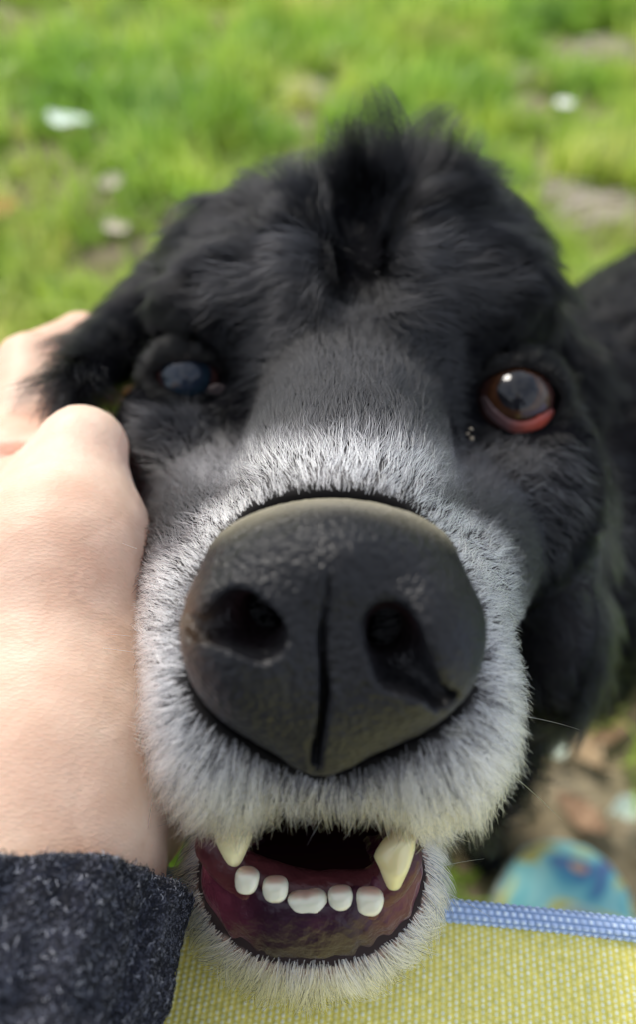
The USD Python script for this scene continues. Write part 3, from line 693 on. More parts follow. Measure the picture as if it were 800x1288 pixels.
def head_sdf(p):
    x, y, z = p[:, 0], p[:, 1], p[:, 2]
    d = ell(p, (1.0, 5.8, 23.6), (5.1, 4.5, 5.2))
    d = smin(d, ell(p, (1.2, 3.0, 23.5), (5.8, 4.4, 5.0)), 1.3)
    d = smin(d, ell(p, (-1.7, 7.9, 22.8), (2.5, 1.9, 2.4)), 1.2); d = smin(d, ell(p, (4.1, 8.2, 22.8), (2.5, 1.9, 2.4)), 1.2)
    d = smin(d, ell(p, (-2.2, 6.0, 20.9), (2.2, 1.6, 2.1)), .9)               # brows
    d = smin(d, ell(p, (4.3, 6.2, 20.9), (2.3, 1.7, 2.1)), .9)
    d = smin(d, ell(p, (2.2, 9.0, 22.2), (2.5, 1.6, 2.4)), .9)                # topknot
    d = smin(d, ell(p, (-3.9, 1.6, 21.0), (2.1, 2.6, 2.6)), 1.0)              # cheeks
    d = smin(d, ell(p, (5.8, 0.6, 21.2), (2.5, 3.4, 2.8)), 1.0)
    d = smin(d, ell(p, (6.9, -3.2, 23.2), (1.9, 3.4, 3.0)), 1.0)
    d = smin(d, cone(p, (1.05, 3.4, 20.5), (0.25, -1.6, 14.2), 2.4, 2.55), 1.0)   # bridge
    d = smin(d, ell(p, (-1.5, -3.45, 13.8), (1.68, 2.4, 2.0)), .7)           # flews
    d = smin(d, ell(p, (1.98, -3.42, 13.8), (1.72, 2.4, 2.0)), .7)
    d = smin(d, ell(p, (.15, -3.85, 13.6), (1.6, 1.85, 1.5)), .6)
    d = smin(d, cone(p, (-1.6, -2.2, 15), (-2.5, -.6, 19.5), 2.0, 2.5), .8)
    d = smin(d, cone(p, (1.8, -2.3, 15), (3.6, -.8, 19.8), 1.95, 2.5), .8)
    # ears
    d = smin(d, cone(p * np.float32([1, 1, 1]), (-4.2, 7.6, 24.0), (-5.9, 5.4, 22.9), 1.3, 1.0), .8)
    d = smin(d, cone(p, (-5.9, 5.4, 22.9), (-6.55, 3.5, 19.5), .95, .5), .6)
    d = smin(d, cone(p, (5.6, 7.6, 24.3), (7.6, 4.4, 23.6), 1.3, 1.3), .8)
    d = smin(d, cone(p, (7.6, 4.4, 23.6), (8.3, 0.4, 24.0), 1.2, 1.0), .8)
    d = smin(d, cone(p, (8.3, 0.4, 24.0), (7.6, -3.6, 25.0), 1.0, .8), .8)
    # lower jaw
    jaw = cone(p, (.8, -3.6, 21.5), (-.1, -7.5, 15.6), 2.8, 2.1)
    jaw = smin(jaw, ell(p, (-.12, -7.65, 15.0), (2.5, 1.95, 1.5)), .7)
    d = smin(d, jaw, .5)
    # furrow and eye hollows
    d = smax(d, -cone(p, (1.0, 5.7, 18.7), (1.1, 8.2, 19.8), .4, .7), .9)
    for e, r_ in ((EYE_L, RAD_L), (EYE_R, RAD_R)):
        d = smax(d, -ell(p, e + [0, 0, -1.2], (1.25 * r_, .95 * r_, 1.9)), .5)
    # mouth
    d = smax(d, -ell(p, (-.05, -6.15, 15.4), (2.0, .95, 6.5)), .35)
    return d
def body_sdf(p): return smin(trunk_sdf(p), head_sdf(p), 1.5)
bv, bf = nets(body_sdf, axis(-11, .9, -9.5, .17, 11, .45, 16, 1.0, 62), axis(-46, 1.0, -14, .45, -10.5, .17, 13, .6, 40), axis(9, .5, 11, .17, 27.5, .5, 32, 1.0, 74))
bv = relax(bv, bf, 2)
bn = normals(bv, bf)

def lip_sdf(p):
    d = ell(p, (-.13, -7.15, 14.35), (2.25, 1.75, 1.25))
    d = smax(d, -ell(p, (-.1, -5.95, 14.4), (1.7, 1.3, 3.2)), .3)
    d = smin(d, cone(p, (-2.1, -6.2, 14.6), (-2.25, -5.3, 16.2), .42, .5), .3)
    d = smin(d, cone(p, (1.9, -6.2, 14.6), (2.1, -5.3, 16.2), .42, .5), .3)
    return d
def nose_sdf(p):
    d = ell(p, (.25, -.78, 12.35), (2.12, 1.0, 1.7))
    d = smin(d, ell(p, (-.98, -1.92, 11.75), (1.28, 1.42, 1.35)), .45)
    d = smin(d, ell(p, (1.46, -1.98, 11.75), (1.28, 1.42, 1.35)), .45)
    d = smin(d, cone(p, (.2, -1.1, 11.3), (.05, -3.75, 12.0), .70, .56), .55)
    d = smin(d, ell(p, (.2, -1.9, 12.9), (2.1, 1.9, 1.4)), .5)
    d = smin(d, ell(p, (.17, -2.7, 12.2), (2.02, 1.42, 1.4)), .6)
    # nostrils: teardrop openings, deep inside, curling out below the wings
    q = p * np.float32([1, 1, .55])
    hole = lambda a_, b_, r0, r1: cone(q, (a_[0], a_[1], a_[2] * .55), (b_[0], b_[1], b_[2] * .55), r0, r1)
    nl = smin(hole((-.82, -1.82, 10.6), (-1.20, -1.58, 10.7), .36, .42), hole((-1.20, -1.62, 10.7), (-1.85, -1.80, 11.05), .36, .15), .15)
    nr = smin(hole((1.08, -1.72, 10.6), (1.26, -2.25, 10.65), .40, .42), hole((1.26, -2.25, 10.65), (1.85, -2.78, 11.0), .36, .17), .15)
    d = smax(d, -nl, .15); d = smax(d, -nr, .15)
    d = smax(d, -cone(p, (-1.85, -1.80, 11.0), (-2.3, -1.5, 11.7), .17, .08), .14)
    d = smax(d, -cone(p, (1.85, -2.78, 10.95), (2.5, -2.45, 11.6), .19, .08), .14)
    for c, s_ in (((-1.0, -1.7), -1), ((1.2, -1.95), 1)):
        d = smax(d, -cone(p, (c[0], c[1], 10.8), (c[0] - s_ * .25, c[1] + .2, 12.6), .40, .3), .14)
    # philtrum
    q = p * np.float32([4.2, 1, 1])
    for (x0, y0, z0), (x1, y1, z1), r0, r1 in (((.17, -1.0, 10.5), (.06, -1.9, 10.62), .10, .24), ((.06, -1.9, 10.62), (.11, -2.7, 10.85), .24, .26), ((.11, -2.7, 10.85), (-.04, -3.9, 11.3), .26, .34)):
        d = smax(d, -cone(q, (x0 * 4.2, y0, z0), (x1 * 4.2, y1, z1), r0, r1) / 2.6, .09)
    return d
def px(p): return 400 + 900 * p[:, 0] / p[:, 2], 644 - 900 * p[:, 1] / p[:, 2]
def gauss(u, v, cu, cv, su, sv, ang=0.0):
    c, s = math.cos(ang), math.sin(ang)
    a, b = (u - cu) * c + (v - cv) * s, -(u - cu) * s + (v - cv) * c
    return np.exp(-.5 * ((a / su) ** 2 + (b / sv) ** 2))
def grey(p):
    """How grizzled the coat is at p, from 0 (black) to 1 (white)."""
    u, v = px(p); z = p[:, 2]
    muz = sstep(18.6, 16.4, z)
    r = np.hypot((u - 415) / 250, (v - 800) / 240)
    r = r + .05 * (meshkit.fbm(p * 1.3, 2, 4) - .5)
    w = muz * np.clip(sstep(.62 - .06 * sstep(720, 660, v), .80 - .10 * sstep(720, 660, v), r), 0, 1) * (1 - sstep(0, .14, r - (.77 + .12 * sstep(590, 690, v))) * sstep(840, 740, v))
    w = np.maximum(w * .92, .92 * gauss(u, v, 435, 598, 118, 27) * (z < 20.5))
    w = np.maximum(w, .14 * gauss(u, v, 442, 540, 36, 24) * (z < 20.5))
    w *= 1 - .8 * gauss(u, v, 222, 672, 26, 26) - .55 * gauss(u, v, 410, 628, 90, 12)
    w *= 1 - .5 * gauss(u, v, 600, 585, 34, 36) - .35 * gauss(u, v, 650, 800, 34, 90) - .5 * gauss(u, v, 205, 1005, 20, 25) * 0
    w *= 1 - .45 * gauss(u, v, 400, 985, 60, 26)
    w *= sstep(528, 585, v + 14 * meshkit.noise(p * 3, 5))
    w = np.where((p[:, 1] < -5.9) & (z < 18.5), .92, w)
    w = np.where((z > 19.5), np.maximum(w * .5, .33 * gauss(u, v, 765, 660, 22, 70, -.25) + .22 * gauss(u, v, 735, 760, 25, 80, .3)), w)
    return np.clip(w, 0, 1)
def coat_color(p, g, vary=1.0):
    u, v = px(p); w = grey(p); n = len(p)
    k = np.clip(w * (1 + .40 * vary * g.normal(size=n)) + .05 * vary * g.normal(size=n) * sstep(.03, .2, w), 0, 1)
    k = np.where(k < .30, k * .45, k)
    k = np.where((g.random(n) < .06) & (w > .2), k * .35, k)                 # stray dark hairs
    k = np.where((g.random(n) < .006) & (w < .2), .10, k)[:, None]
    white = np.array([.80, .80, .78]) + 0 * p
    warm = sstep(840, 1040, v)[:, None] * np.array([-.01, -.09, -.25])
    chin = ((p[:, 1] < -5.9) & (p[:, 2] < 18.5))[:, None] * np.array([.02, .03, .06])
    black = np.array([.003, .003, .0035]) * (1 + .8 * g.random(n))[:, None]
    mid = np.array([.16, .155, .16])
    c = np.where(k < .5, black + (mid - black) * k * 2, mid + (white + warm + chin - mid) * (k * 2 - 1))
    return np.clip(c, .003, .92)
g = np.random.default_rng(12)
bw = grey(bv)[:, None]
skin_c = (1 - bw) * np.array([.004, .004, .005]) + bw * np.array([.075, .07, .068])
skin_c[(bv[:, 1] < -5.9) & (bv[:, 2] < 18.5)] = [.30, .22, .18]
skin_c[(lip_sdf(bv) < .10) & (bv[:, 1] < -6)] = [.03, .022, .022]
ub, vb = px(bv)
mouthy = (np.abs(bv[:, 0] + .05) < 2.25) & (bv[:, 1] < -4.4) & (bv[:, 1] > -7.6) & (bv[:, 2] < 23) & (ell(bv, (-.05, -6.15, 15.4), (2.0, .95, 6.5)) < .25)
skin_c[mouthy] = [.022, .006, .007]
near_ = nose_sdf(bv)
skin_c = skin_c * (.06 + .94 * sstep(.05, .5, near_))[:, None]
hide = look('dog_hide', {'a': ('attribute', {'attribute': 'displayColor'}), 'p': ('principled_bsdf', {'roughness': 0.9, 'specular_ior_level': 0.02})}, [('a.color', 'p.base_color')])
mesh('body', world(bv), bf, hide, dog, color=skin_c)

# --- coat
fine_hair = look('muzzle_hair', {'a': ('attribute', {'attribute': 'displayColor'}),
                          'p': ('principled_hair_bsdf', {'model': 'Chiang', 'parametrization': 'Direct coloring', 'roughness': 0.35, 'radial_roughness': 0.5, 'ior': 1.5})}, [('a.color', 'p.color')])
hair = look('coat_hair', {'a': ('attribute', {'attribute': 'displayColor'}),
                          'p': ('principled_hair_bsdf', {'model': 'Chiang', 'parametrization': 'Direct coloring', 'roughness': 0.15, 'radial_roughness': 0.25, 'random_roughness': 0.3, 'ior': 1.27})},
            [('a.color', 'p.color')])
NOSE = np.array([.2, -1.9, 10.8])
FUR = np.array([1.0, 7.2, 19.5])
def region(p, n):
    """Direction, length, lift, wave and hairs per square cm over the coat."""
    u, v = px(p); x, y, z = p.T
    m = len(p)
    muz = sstep(19.6, 17.6, z) * (y > -6.1) * (np.abs(x - .5) < 5)
    chin = (y < -5.7) * (z < 19)
    crown = sstep(3.4, 7.2, y) * (z > 18)
    trunk = sstep(27, 29.5, z) + (x > 10.5) + (y < -8.5) * (z > 19.5); trunk = np.clip(trunk, 0, 1)
    ear = np.clip(sstep(7.0, 8.0, x) * (z > 21) * (z < 27) + sstep(-5.8, -6.6, x) * (z > 19), 0, 1) * (1 - trunk)
    # directions
    dm = p - NOSE; dm[:, 2] *= .9; dm = unit(dm) + [0, -.05, .25]
    dm = dm + np.stack([0 * x, -.5 * sstep(-2.5, -4.5, y), 0 * x], 1)
    dc = np.stack([.55 * (x + .1), -.9 + 0 * x, .1 + 0 * x], 1)
    q = p - FUR; q[:, 2] *= .25
    dk = unit(q) + np.stack([0 * x, -.45 * sstep(2.5, 6.5, np.abs(x - 1)), .1 + 0 * x], 1)
    dk = dk + np.stack([0 * x, .5 * np.exp(-((x - 2.2) / 2.4) ** 2), -.1 + 0 * x], 1)
    ds = np.stack([.5 * np.sign(x - 1), -.55 + 0 * x, .6 + 0 * x], 1)         # sides of the face
    dt = np.array([.75, -.35, .55]) + 0 * p
    de = np.stack([.25 * np.sign(x), -1 + 0 * x, -.15 + 0 * x], 1)
    w = lambda a: np.asarray(a, float)[:, None]
    d = unit(ds)
    d = d * (1 - w(muz)) + w(muz) * unit(dm)
    d = d * (1 - w(crown)) + w(crown) * unit(dk)
    d = d * (1 - w(chin)) + w(chin) * unit(dc)
    d = d * (1 - w(ear)) + w(ear) * unit(de)
    d = d * (1 - w(trunk)) + w(trunk) * unit(dt)
    rn = np.hypot((u - 415) / 250, (v - 800) / 240)
    L = .75 + 0 * x
    L = L * (1 - muz) + muz * (.60 + .45 * sstep(.75, 1.1, rn) + .15 * sstep(880, 1000, v))
    L = L * (1 - crown) + crown * (1.6 + .5 * sstep(5.5, 8.5, y) + .35 * np.exp(-((x - 2.2) / 2.4) ** 2) * sstep(8, 10, y))
    L = L * (.68 + .32 * sstep(.0, .5, nose_near(p)))
    L = np.where(chin, .85, L); L = L * (1 - ear) + ear * 2.2; L = L * (1 - trunk) + trunk * 2.6
    lift = .42 + 0 * x
    lift = lift * (1 - muz) + muz * (.33 + .12 * sstep(700, 850, v))
    lift = lift * (1 - crown) + crown * (.24 + .36 * np.exp(-((x - 2.2) / 2.2) ** 2) * sstep(7.5, 9.5, y) * .7); lift = np.where(chin, .75, lift) + .12 * gauss(u, v, 450, 430, 75, 40) * (z > 17)
    wave = .05 + .22 * crown + .35 * ear + .3 * trunk + .06 * muz
    den = 120 + 270 * muz * (z < 18.8) * (1 + .8 * np.exp(-(nose_near(p) / .35) ** 2)) + 240 * chin + 150 * crown + 60 * ear - 95 * trunk
    # nearness to an eye: short and thin
    for e, r_ in ((EYE_L, RAD_L), (EYE_R, RAD_R)):
        q = np.linalg.norm((p - e) * [1, 1.15, .6], axis=1) / r_
        f_ = sstep(1.05, 2.0, q); L = L * (.42 + .58 * f_); den = den * (q > .98)
        out = unit((p - e) * [1, 1, .2]); d = d * w(f_) + w(1 - f_) * (out + [0, -.2, .2])
    under = (u > 395) & (u < 575) & (v > 400) & (v < 470)
    L = np.where(under & (crown < .5), .7, L)
    bare = mouthy_f(p) | (lip_sdf(p) < .0) | (nose_near(p) < .02)
    return d, L, lift, wave, den * ~bare
def mouthy_f(p): return ell(p, (-.05, -6.15, 15.4), (2.0, .95, 6.5)) < .12

# --- nose
def nose_near(p): return nose_sdf(p)
nv, nf = nets(nose_sdf, axis(-2.6, .06, 3.1), axis(-4.6, .06, .6), axis(9.8, .06, 14.6))
nv = relax(nv, nf, 2)
nn_ = normals(nv, nf)
peb = meshkit.noise(nv * 9, 4) - .5
nv = nv + nn_ * (.02 * peb + .02 * (meshkit.fbm(nv * 3, 2, 8) - .5))[:, None]
un, vn = px(nv)
rim = sstep(.05, .65, nv[:, 1] - (-.75) + .12 * (nv[:, 2] - 11.2)) * sstep(11.0, 12.3, nv[:, 2])
rim = rim * (.6 + .6 * meshkit.fbm(nv * 2.2, 3, 3))
nc = np.array([.0065, .0065, .0075]) * (1 + .5 * (meshkit.fbm(nv * 4, 3, 1)[:, None] - .5))
nc = nc * (1 - rim[:, None]) + rim[:, None] * np.array([.30, .27, .19])
warm = np.exp(-((nv[:, 0] + 2.1) / .35) ** 2 - ((nv[:, 1] + 1.6) / .5) ** 2)[:, None] * .4
nc = nc * (1 - warm) + warm * np.array([.15, .09, .05])
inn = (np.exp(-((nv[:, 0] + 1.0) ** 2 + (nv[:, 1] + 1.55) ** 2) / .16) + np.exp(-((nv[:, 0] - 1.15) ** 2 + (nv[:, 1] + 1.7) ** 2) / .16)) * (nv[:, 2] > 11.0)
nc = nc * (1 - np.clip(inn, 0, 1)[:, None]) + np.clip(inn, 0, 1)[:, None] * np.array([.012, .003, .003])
nose_mat = look('nose_leather', {
    'a': ('attribute', {'attribute': 'displayColor'}), 'g': ('geometry', {}),
    'v': ('voronoi_texture', {'scale': 900.0}), 'n': ('noise_texture', {'scale': 1500.0, 'detail': 3.0}),
    'ad': ('math', {'math_type': 'add'}),
    'b': ('bump', {'strength': 0.45, 'distance': 0.001}),
    'p': ('principled_bsdf', {'roughness': 0.27, 'specular_ior_level': 0.24, 'coat_weight': 0.0, 'coat_roughness': 0.25})},
    [('a.color', 'p.base_color'), ('g.position', 'v.vector'), ('g.position', 'n.vector'), ('v.distance', 'ad.value1'), ('n.fac', 'ad.value2'), ('ad.value', 'b.height'), ('b.normal', 'p.normal')])
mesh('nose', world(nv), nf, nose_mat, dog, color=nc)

# --- lower lip, gums, palate, tongue, teeth
def lip_rough(p):
    return lip_sdf(p) + .10 * (meshkit.fbm(p * 3.0, 3, 6) - .5) + .05 * np.abs(np.sin(p[:, 0] * 7 + 2 * p[:, 1])) * (np.abs(p[:, 0] + .13) > .9)
lv, lf = nets(lip_rough, axis(-3, .07, 2.8), axis(-9, .07, -4.5), axis(12.6, .07, 17))
lv = relax(lv, lf, 2)
t = meshkit.fbm(lv * 1.5, 3, 4)[:, None]
side = sstep(.7, 1.7, np.abs(lv[:, 0] + .13))[:, None]
lc = (1 - side) * np.array([.022, .008, .016]) + side * np.array([.070, .015, .026])
lc = lc * (.6 + .8 * t) + sstep(.5, .7, t) * np.array([.03, .01, .012])
low = sstep(-7.4, -8.3, lv[:, 1])[:, None]; lc = lc * (1 - .5 * low)
wet = look('wet_lip', {
    'a': ('attribute', {'attribute': 'displayColor'}), 'g': ('geometry', {}), 'n': ('noise_texture', {'scale': 330.0, 'detail': 4.0}),
    'b': ('bump', {'strength': 0.8, 'distance': 0.001}),
    'p': ('principled_bsdf', {'roughness': 0.26, 'specular_ior_level': 0.22, 'coat_weight': 0.1, 'coat_roughness': 0.1})},
    [('a.color', 'p.base_color'), ('g.position', 'n.vector'), ('n.fac', 'b.height'), ('b.normal', 'p.normal')])
mesh('lower_lip', world(lv), lf, wet, dog, color=np.clip(lc, .003, .9))
TEETH = [(310, 1107, 30, 37), (346, 1118, 32, 36), (386, 1135, 52, 36), (429, 1129, 31, 34), (465, 1133, 35, 39)]
ZT = 13.45
arc = np.array([at(u, v - 4, ZT + .3) for u, v in ((268, 1062), (290, 1092), (310, 1104), (346, 1116), (386, 1128), (429, 1125), (465, 1126), (490, 1110), (508, 1078))])
tt = np.linspace(0, len(arc) - 1, 50); arcs = np.stack([np.interp(tt, range(len(arc)), arc[:, k]) for k in range(3)], 1)
ker = np.ones(7) / 7; arcs = np.stack([np.convolve(np.pad(arcs[:, k], 3, 'edge'), ker, 'valid') for k in range(3)], 1)
def gum_sdf(p):
    q = cKDTree(arcs).query(p)[0] - .40
    for (u, v, w_, h_) in TEETH:
        q = smin(q, np.linalg.norm((p - at(u, v + 7, ZT + .14)) * [1, .95, 1], axis=1) - .25, .1)
    return q + .05 * (meshkit.fbm(p * 4, 2, 2) - .5)
gv, gf = nets(gum_sdf, axis(-2.8, .07, 2.4), axis(-8.4, .07, -5.6), axis(12.8, .07, 14.8))
gc = np.array([.06, .016, .018]) * (.6 + .8 * meshkit.fbm(gv * 2.5, 3, 7)[:, None])
mesh('gum', world(relax(gv, gf, 2)), gf, wet, dog, color=gc)
enamel = look('enamel', {
    'a': ('attribute', {'attribute': 'displayColor'}),
    'p': ('principled_bsdf', {'roughness': 0.25, 'coat_weight': .4, 'coat_roughness': .1, 'subsurface_weight': 0.2, 'subsurface_scale': 0.002})}, [('a.color', 'p.base_color')])
for k, (u, v, w_, h_) in enumerate(TEETH):
    s = trimesh.creation.icosphere(3, 1.0); q = s.vertices
    q = np.sign(q) * np.abs(q) ** .8
    kx = w_ / 2 * ZT / 900; ky = .86 * h_ / 2 * ZT / 900
    sq = 1 + .12 * q[:, 1:2]
    q = q * [kx, ky, .2] * np.hstack([sq, np.ones_like(sq), sq]) + .012 * (meshkit.noise(s.vertices * 2 + k * 5, 3)[:, None] - .5)
    q[:, 1] -= .035 * np.exp(-(q[:, 0] / .06) ** 2) * (w_ > 45) * (q[:, 1] > 0)
    rz = .12 * math.sin(k * 5.1 + 1); q = q @ np.array([[math.cos(rz), -math.sin(rz), 0], [math.sin(rz), math.cos(rz), 0], [0, 0, 1]])
    P_ = at(u, v, ZT - .15) + q
    cc = np.array([.62, .57, .44]) * (1 - np.array([.25, .35, .45]) * sstep(.3, 1, -s.vertices[:, 1:2] + .5 * (meshkit.noise(s.vertices * 2.5 + k, 9)[:, None] - .5)) - np.array([.2, .45, .45]) * sstep(.55, 1, s.vertices[:, 1:2]))
    mesh('incisor', world(P_), s.faces, enamel, dog, color=cc)
def canine(pts, zc, depth, seed):
    """A tooth lofted from outline rows (left u, right u, v)."""
    rows = []
    n = 20; an_ = np.linspace(0, 2 * np.pi, n, endpoint=False)
    pts = np.array(pts, float); tt_ = np.linspace(0, len(pts) - 1, 18); ip = np.stack([np.interp(tt_, range(len(pts)), pts[:, k]) for k in range(4)], 1)
    for ul, vl, ur, vr in ip:
        a, b = at(ul, vl, zc), at(ur, vr, zc); c = (a + b) / 2; h = (b - a) / 2; hw = np.linalg.norm(h)
        rows.append(c + np.cos(an_)[:, None] * h + np.sin(an_)[:, None] * np.array([0, 0, min(depth, hw * 1.05)]))
    P_ = np.vstack([[np.mean(rows[0], 0)], np.vstack(rows), [np.mean(rows[-1], 0)]])
    i_ = 1 + np.arange(18 * n).reshape(18, n); j_ = np.roll(i_, -1, 1)
    q_ = np.stack([i_[:-1], j_[:-1], j_[1:], i_[1:]], -1).reshape(-1, 4)
    Fz = np.vstack([q_[:, [0, 1, 2]], q_[:, [0, 2, 3]], np.stack([np.zeros(n, int), j_[0], i_[0]], 1), np.stack([i_[-1], j_[-1], np.full(n, len(P_) - 1)], 1)])
    if np.einsum('ij,ij->i', np.cross(P_[Fz[:, 1]] - P_[Fz[:, 0]], P_[Fz[:, 2]] - P_[Fz[:, 0]]), P_[Fz[:, 0]] - P_.mean(0)).sum() < 0: Fz = Fz[:, ::-1]
    tn_ = meshkit.fbm(P_ * 2 + seed, 3, seed)[:, None]
    cc = np.array([.60, .51, .26]) + (tn_ - .5) * np.array([.2, .22, .25])
    mesh('canine', world(relax(P_, Fz, 2)), Fz, enamel, dog, color=np.clip(cc, .1, .9))
canine([(264, 1022, 312, 1018), (266, 1040, 316, 1034), (270, 1056, 317, 1052), (277, 1070, 311, 1068), (283, 1082, 305, 1081), (288, 1087, 301, 1087)], 13.5, .3, 3)
canine([(500, 1044, 518, 1040), (480, 1060, 524, 1050), (470, 1076, 523, 1066), (477, 1090, 516, 1088), (483, 1106, 509, 1104), (488, 1116, 504, 1115)], 13.4, .3, 8)
# tongue lying low at the back of the mouth
tgv, tgf = nets(lambda p: ell(p, (-.05, -7.15, 19.2), (1.4, .4, 2.6)) + .04 * np.sin(p[:, 0] * 5), axis(-2, .12, 2), axis(-7.8, .1, -6.5), axis(16, .15, 22.2))
mesh('tongue', world(relax(tgv, tgf, 2)), tgf, wet, dog, color=np.broadcast_to(np.array([.07, .02, .022]), tgv.shape))

# --- eyes: ball with iris and pupil, lids, red haw
eye_mat = look('eye', {'a': ('attribute', {'attribute': 'displayColor'}),
                       'p': ('principled_bsdf', {'roughness': 0.12, 'coat_weight': 1.0, 'coat_roughness': 0.015, 'coat_ior': 1.36, 'specular_ior_level': .1})}, [('a.color', 'p.base_color')])
lid_mat = look('eyelid', {'a': ('attribute', {'attribute': 'displayColor'}), 'p': ('principled_bsdf', {'roughness': 0.8, 'specular_ior_level': .1})}, [('a.color', 'p.base_color')])
def eyeball(c, r_, gaze, iris, cloudy, name='eye'):
    s = trimesh.creation.icosphere(5, 1.0); gz = unit(np.array(gaze, float))
    a = np.arccos(np.clip(s.vertices @ gz, -1, 1))
    q = c + s.vertices * r_ * (1 + .06 * np.exp(-(a / .45) ** 2))[:, None]
    st = meshkit.noise(s.vertices * 9, 5)[:, None]
    col = np.where((a < .50)[:, None], np.array([.004, .004, .005]) + cloudy, np.where((a < .80)[:, None], np.array(iris) * (.6 + .8 * st) * (1 - .5 * sstep(.62, .8, a))[:, None], np.array([.018, .008, .007])))
    mesh(name, world(q), s.faces, eye_mat, dog, color=np.clip(col, .003, .9))
eyeball(EYE_L, RAD_L, (.12, .08, -1), (.004, .008, .012), np.array([.002, .005, .010]))
eyeball(EYE_R, RAD_R, (-.16, .10, -1), (.022, .009, .004), 0.0)
LIDS = []
def lid_mesh(c, r_, lens, col_fn, name):
    """A lid hood over the ball, open where the lens shape (two circles) lets the ball show."""
    vd = unit(-np.asarray(c)); right = unit(np.cross([0, 1, 0], -vd)) ; right = right * np.sign(right[0]); up = np.cross(right, vd); up = up * np.sign(up[1])
    def f(p):
        q = (p - c) / r_
        a, b, w = q @ right, q @ up, q @ vd
        d = np.linalg.norm(q, axis=1) - 1.10
        d = smin(d, np.sqrt((a / 1.45) ** 2 + (b / 1.35) ** 2 + ((w + .1) / 1.0) ** 2) * 1.1 - 1.02, .15)
        d = smax(d, -(np.linalg.norm(q, axis=1) - 1.035), .04)
        op = -9.0
        for (cx, cy, rr_) in lens: op = np.maximum(op, np.hypot(a - cx, b - cy) - rr_ + .06 * np.sin(a * 5 + b * 3) * .3)
        op = np.where(w > .1, op, 1.0)
        d = smax(d, -op, .14)
        d = smax(d, -(w + .1), .05)
        return d * r_ + .03 * (meshkit.fbm(p * 4, 2, 3) - .5)
    e = 1.75 * r_
    v_, f_ = nets(f, *(axis(c[k] - e, .055, c[k] + e) for k in range(3)))
    q = (v_ - c) / r_; LIDS.append((v_, f_, c, r_, lens, right, up, vd))
    mesh(name, world(relax(v_, f_, 2)), f_, lid_mat, dog, color=col_fn(q @ right, q @ up, np.linalg.norm(q, axis=1)))
def black_lid(a, b, r): return np.array([.006, .005, .005]) + 0 * a[:, None]
def haw_lid(a, b, r):
    inner = sstep(1.17, 1.08, r) * sstep(-.1, -.3, b)
    red = sstep(-.1, .35, a)
    c = (1 - red[:, None]) * np.array([.13, .075, .075]) + red[:, None] * np.array([.52, .11, .07])
    return inner[:, None] * c + (1 - inner[:, None]) * np.array([.007, .006, .006])
lid_mesh(EYE_R, RAD_R, [(.08, -.38, 1.10), (-.02, .20, 1.14)], black_lid, 'eyelid')
lid_mesh(EYE_L, RAD_L, [(.05, -.95, 1.46), (.05, .95, 1.27)], black_lid, 'eyelid')
def crescent(c, r_, pts, wid, cols, name):
    """The moist lining of the lower lid: a band hugging the ball."""
    t_ = np.linspace(0, 1, 40); a_ = np.interp(t_, np.linspace(0, 1, len(pts)), [x[0] for x in pts]); b_ = np.interp(t_, np.linspace(0, 1, len(pts)), [x[1] for x in pts])
    sm = lambda x: np.convolve(np.pad(x, 4, 'reflect', reflect_type='odd'), np.ones(9) / 9, 'valid')
    a_, b_ = sm(a_), sm(b_); wd = np.interp(t_, np.linspace(0, 1, len(wid)), wid)
    rows = []
    for k, m_ in enumerate(np.linspace(-1, 1, 9)):
        rad_ = 1.0 + wd * m_ * .5 / np.maximum(np.hypot(a_, b_), .1)
        A_, B_ = a_ * rad_, b_ * rad_
        hgt = 1.05 + .05 * (1 - m_ ** 2)
        W_ = np.sqrt(np.maximum(hgt ** 2 - A_ ** 2 - B_ ** 2, .03))
        rows.append(c + r_ * np.stack([A_, B_, -W_], 1))
    P_ = np.array(rows); i_ = np.arange(P_.shape[0] * P_.shape[1]).reshape(P_.shape[:2])
    q_ = np.stack([i_[:-1, :-1], i_[1:, :-1], i_[1:, 1:], i_[:-1, 1:]], -1).reshape(-1, 4)
    back = P_.reshape(-1, 3) + [0, 0, .12]; n_ = len(back)
    rim_ = np.concatenate([i_[0], i_[1:, -1], i_[-1, -2::-1], i_[-2:0:-1, 0]]); r2_ = np.roll(rim_, -1)
    cc = np.stack([np.interp(t_, np.linspace(0, 1, len(cols)), [x[k] for x in cols]) for k in range(3)], 1)
    cc = np.broadcast_to(cc[None], P_.shape).reshape(-1, 3)
    mesh(name, world(np.vstack([P_.reshape(-1, 3), back])), np.vstack([q_, q_[:, ::-1] + n_, np.stack([rim_, rim_ + n_, r2_ + n_, r2_], 1)]), wet, dog, color=np.vstack([cc, cc]))
crescent(EYE_R, RAD_R, [(-.90, .0), (-.74, -.40), (-.35, -.72), (.1, -.84), (.55, -.72), (.82, -.35)], [.08, .18, .2, .32, .46, .18], [(.03, .02, .02), (.055, .034, .035), (.09, .045, .045), (.24, .058, .042), (.27, .05, .032), (.08, .018, .015)], 'lid_lining')
s_ = trimesh.creation.icosphere(3, 1.0)
tv_ = s_.vertices * [.17, .12, .10] * (1 + .5 * meshkit.noise(s_.vertices * 2, 3)[:, None])
mesh('tear_duct', world(tv_ + at(272, 490, 18.5)), s_.faces, lid_mat, dog, color=np.broadcast_to(np.array([.022, .017, .017]), s_.vertices.shape))
# tear beads below the right eye
for u, v, r_ in ((593, 540, .05), (594, 552, .06), (589, 546, .04)):
    s = trimesh.creation.icosphere(2, r_)
    mesh('tear_bead', world(s.vertices + at(u, v, 18.2)), s.faces, eye_mat, dog, color=np.broadcast_to(np.array([.14, .12, .09]), s.vertices.shape))

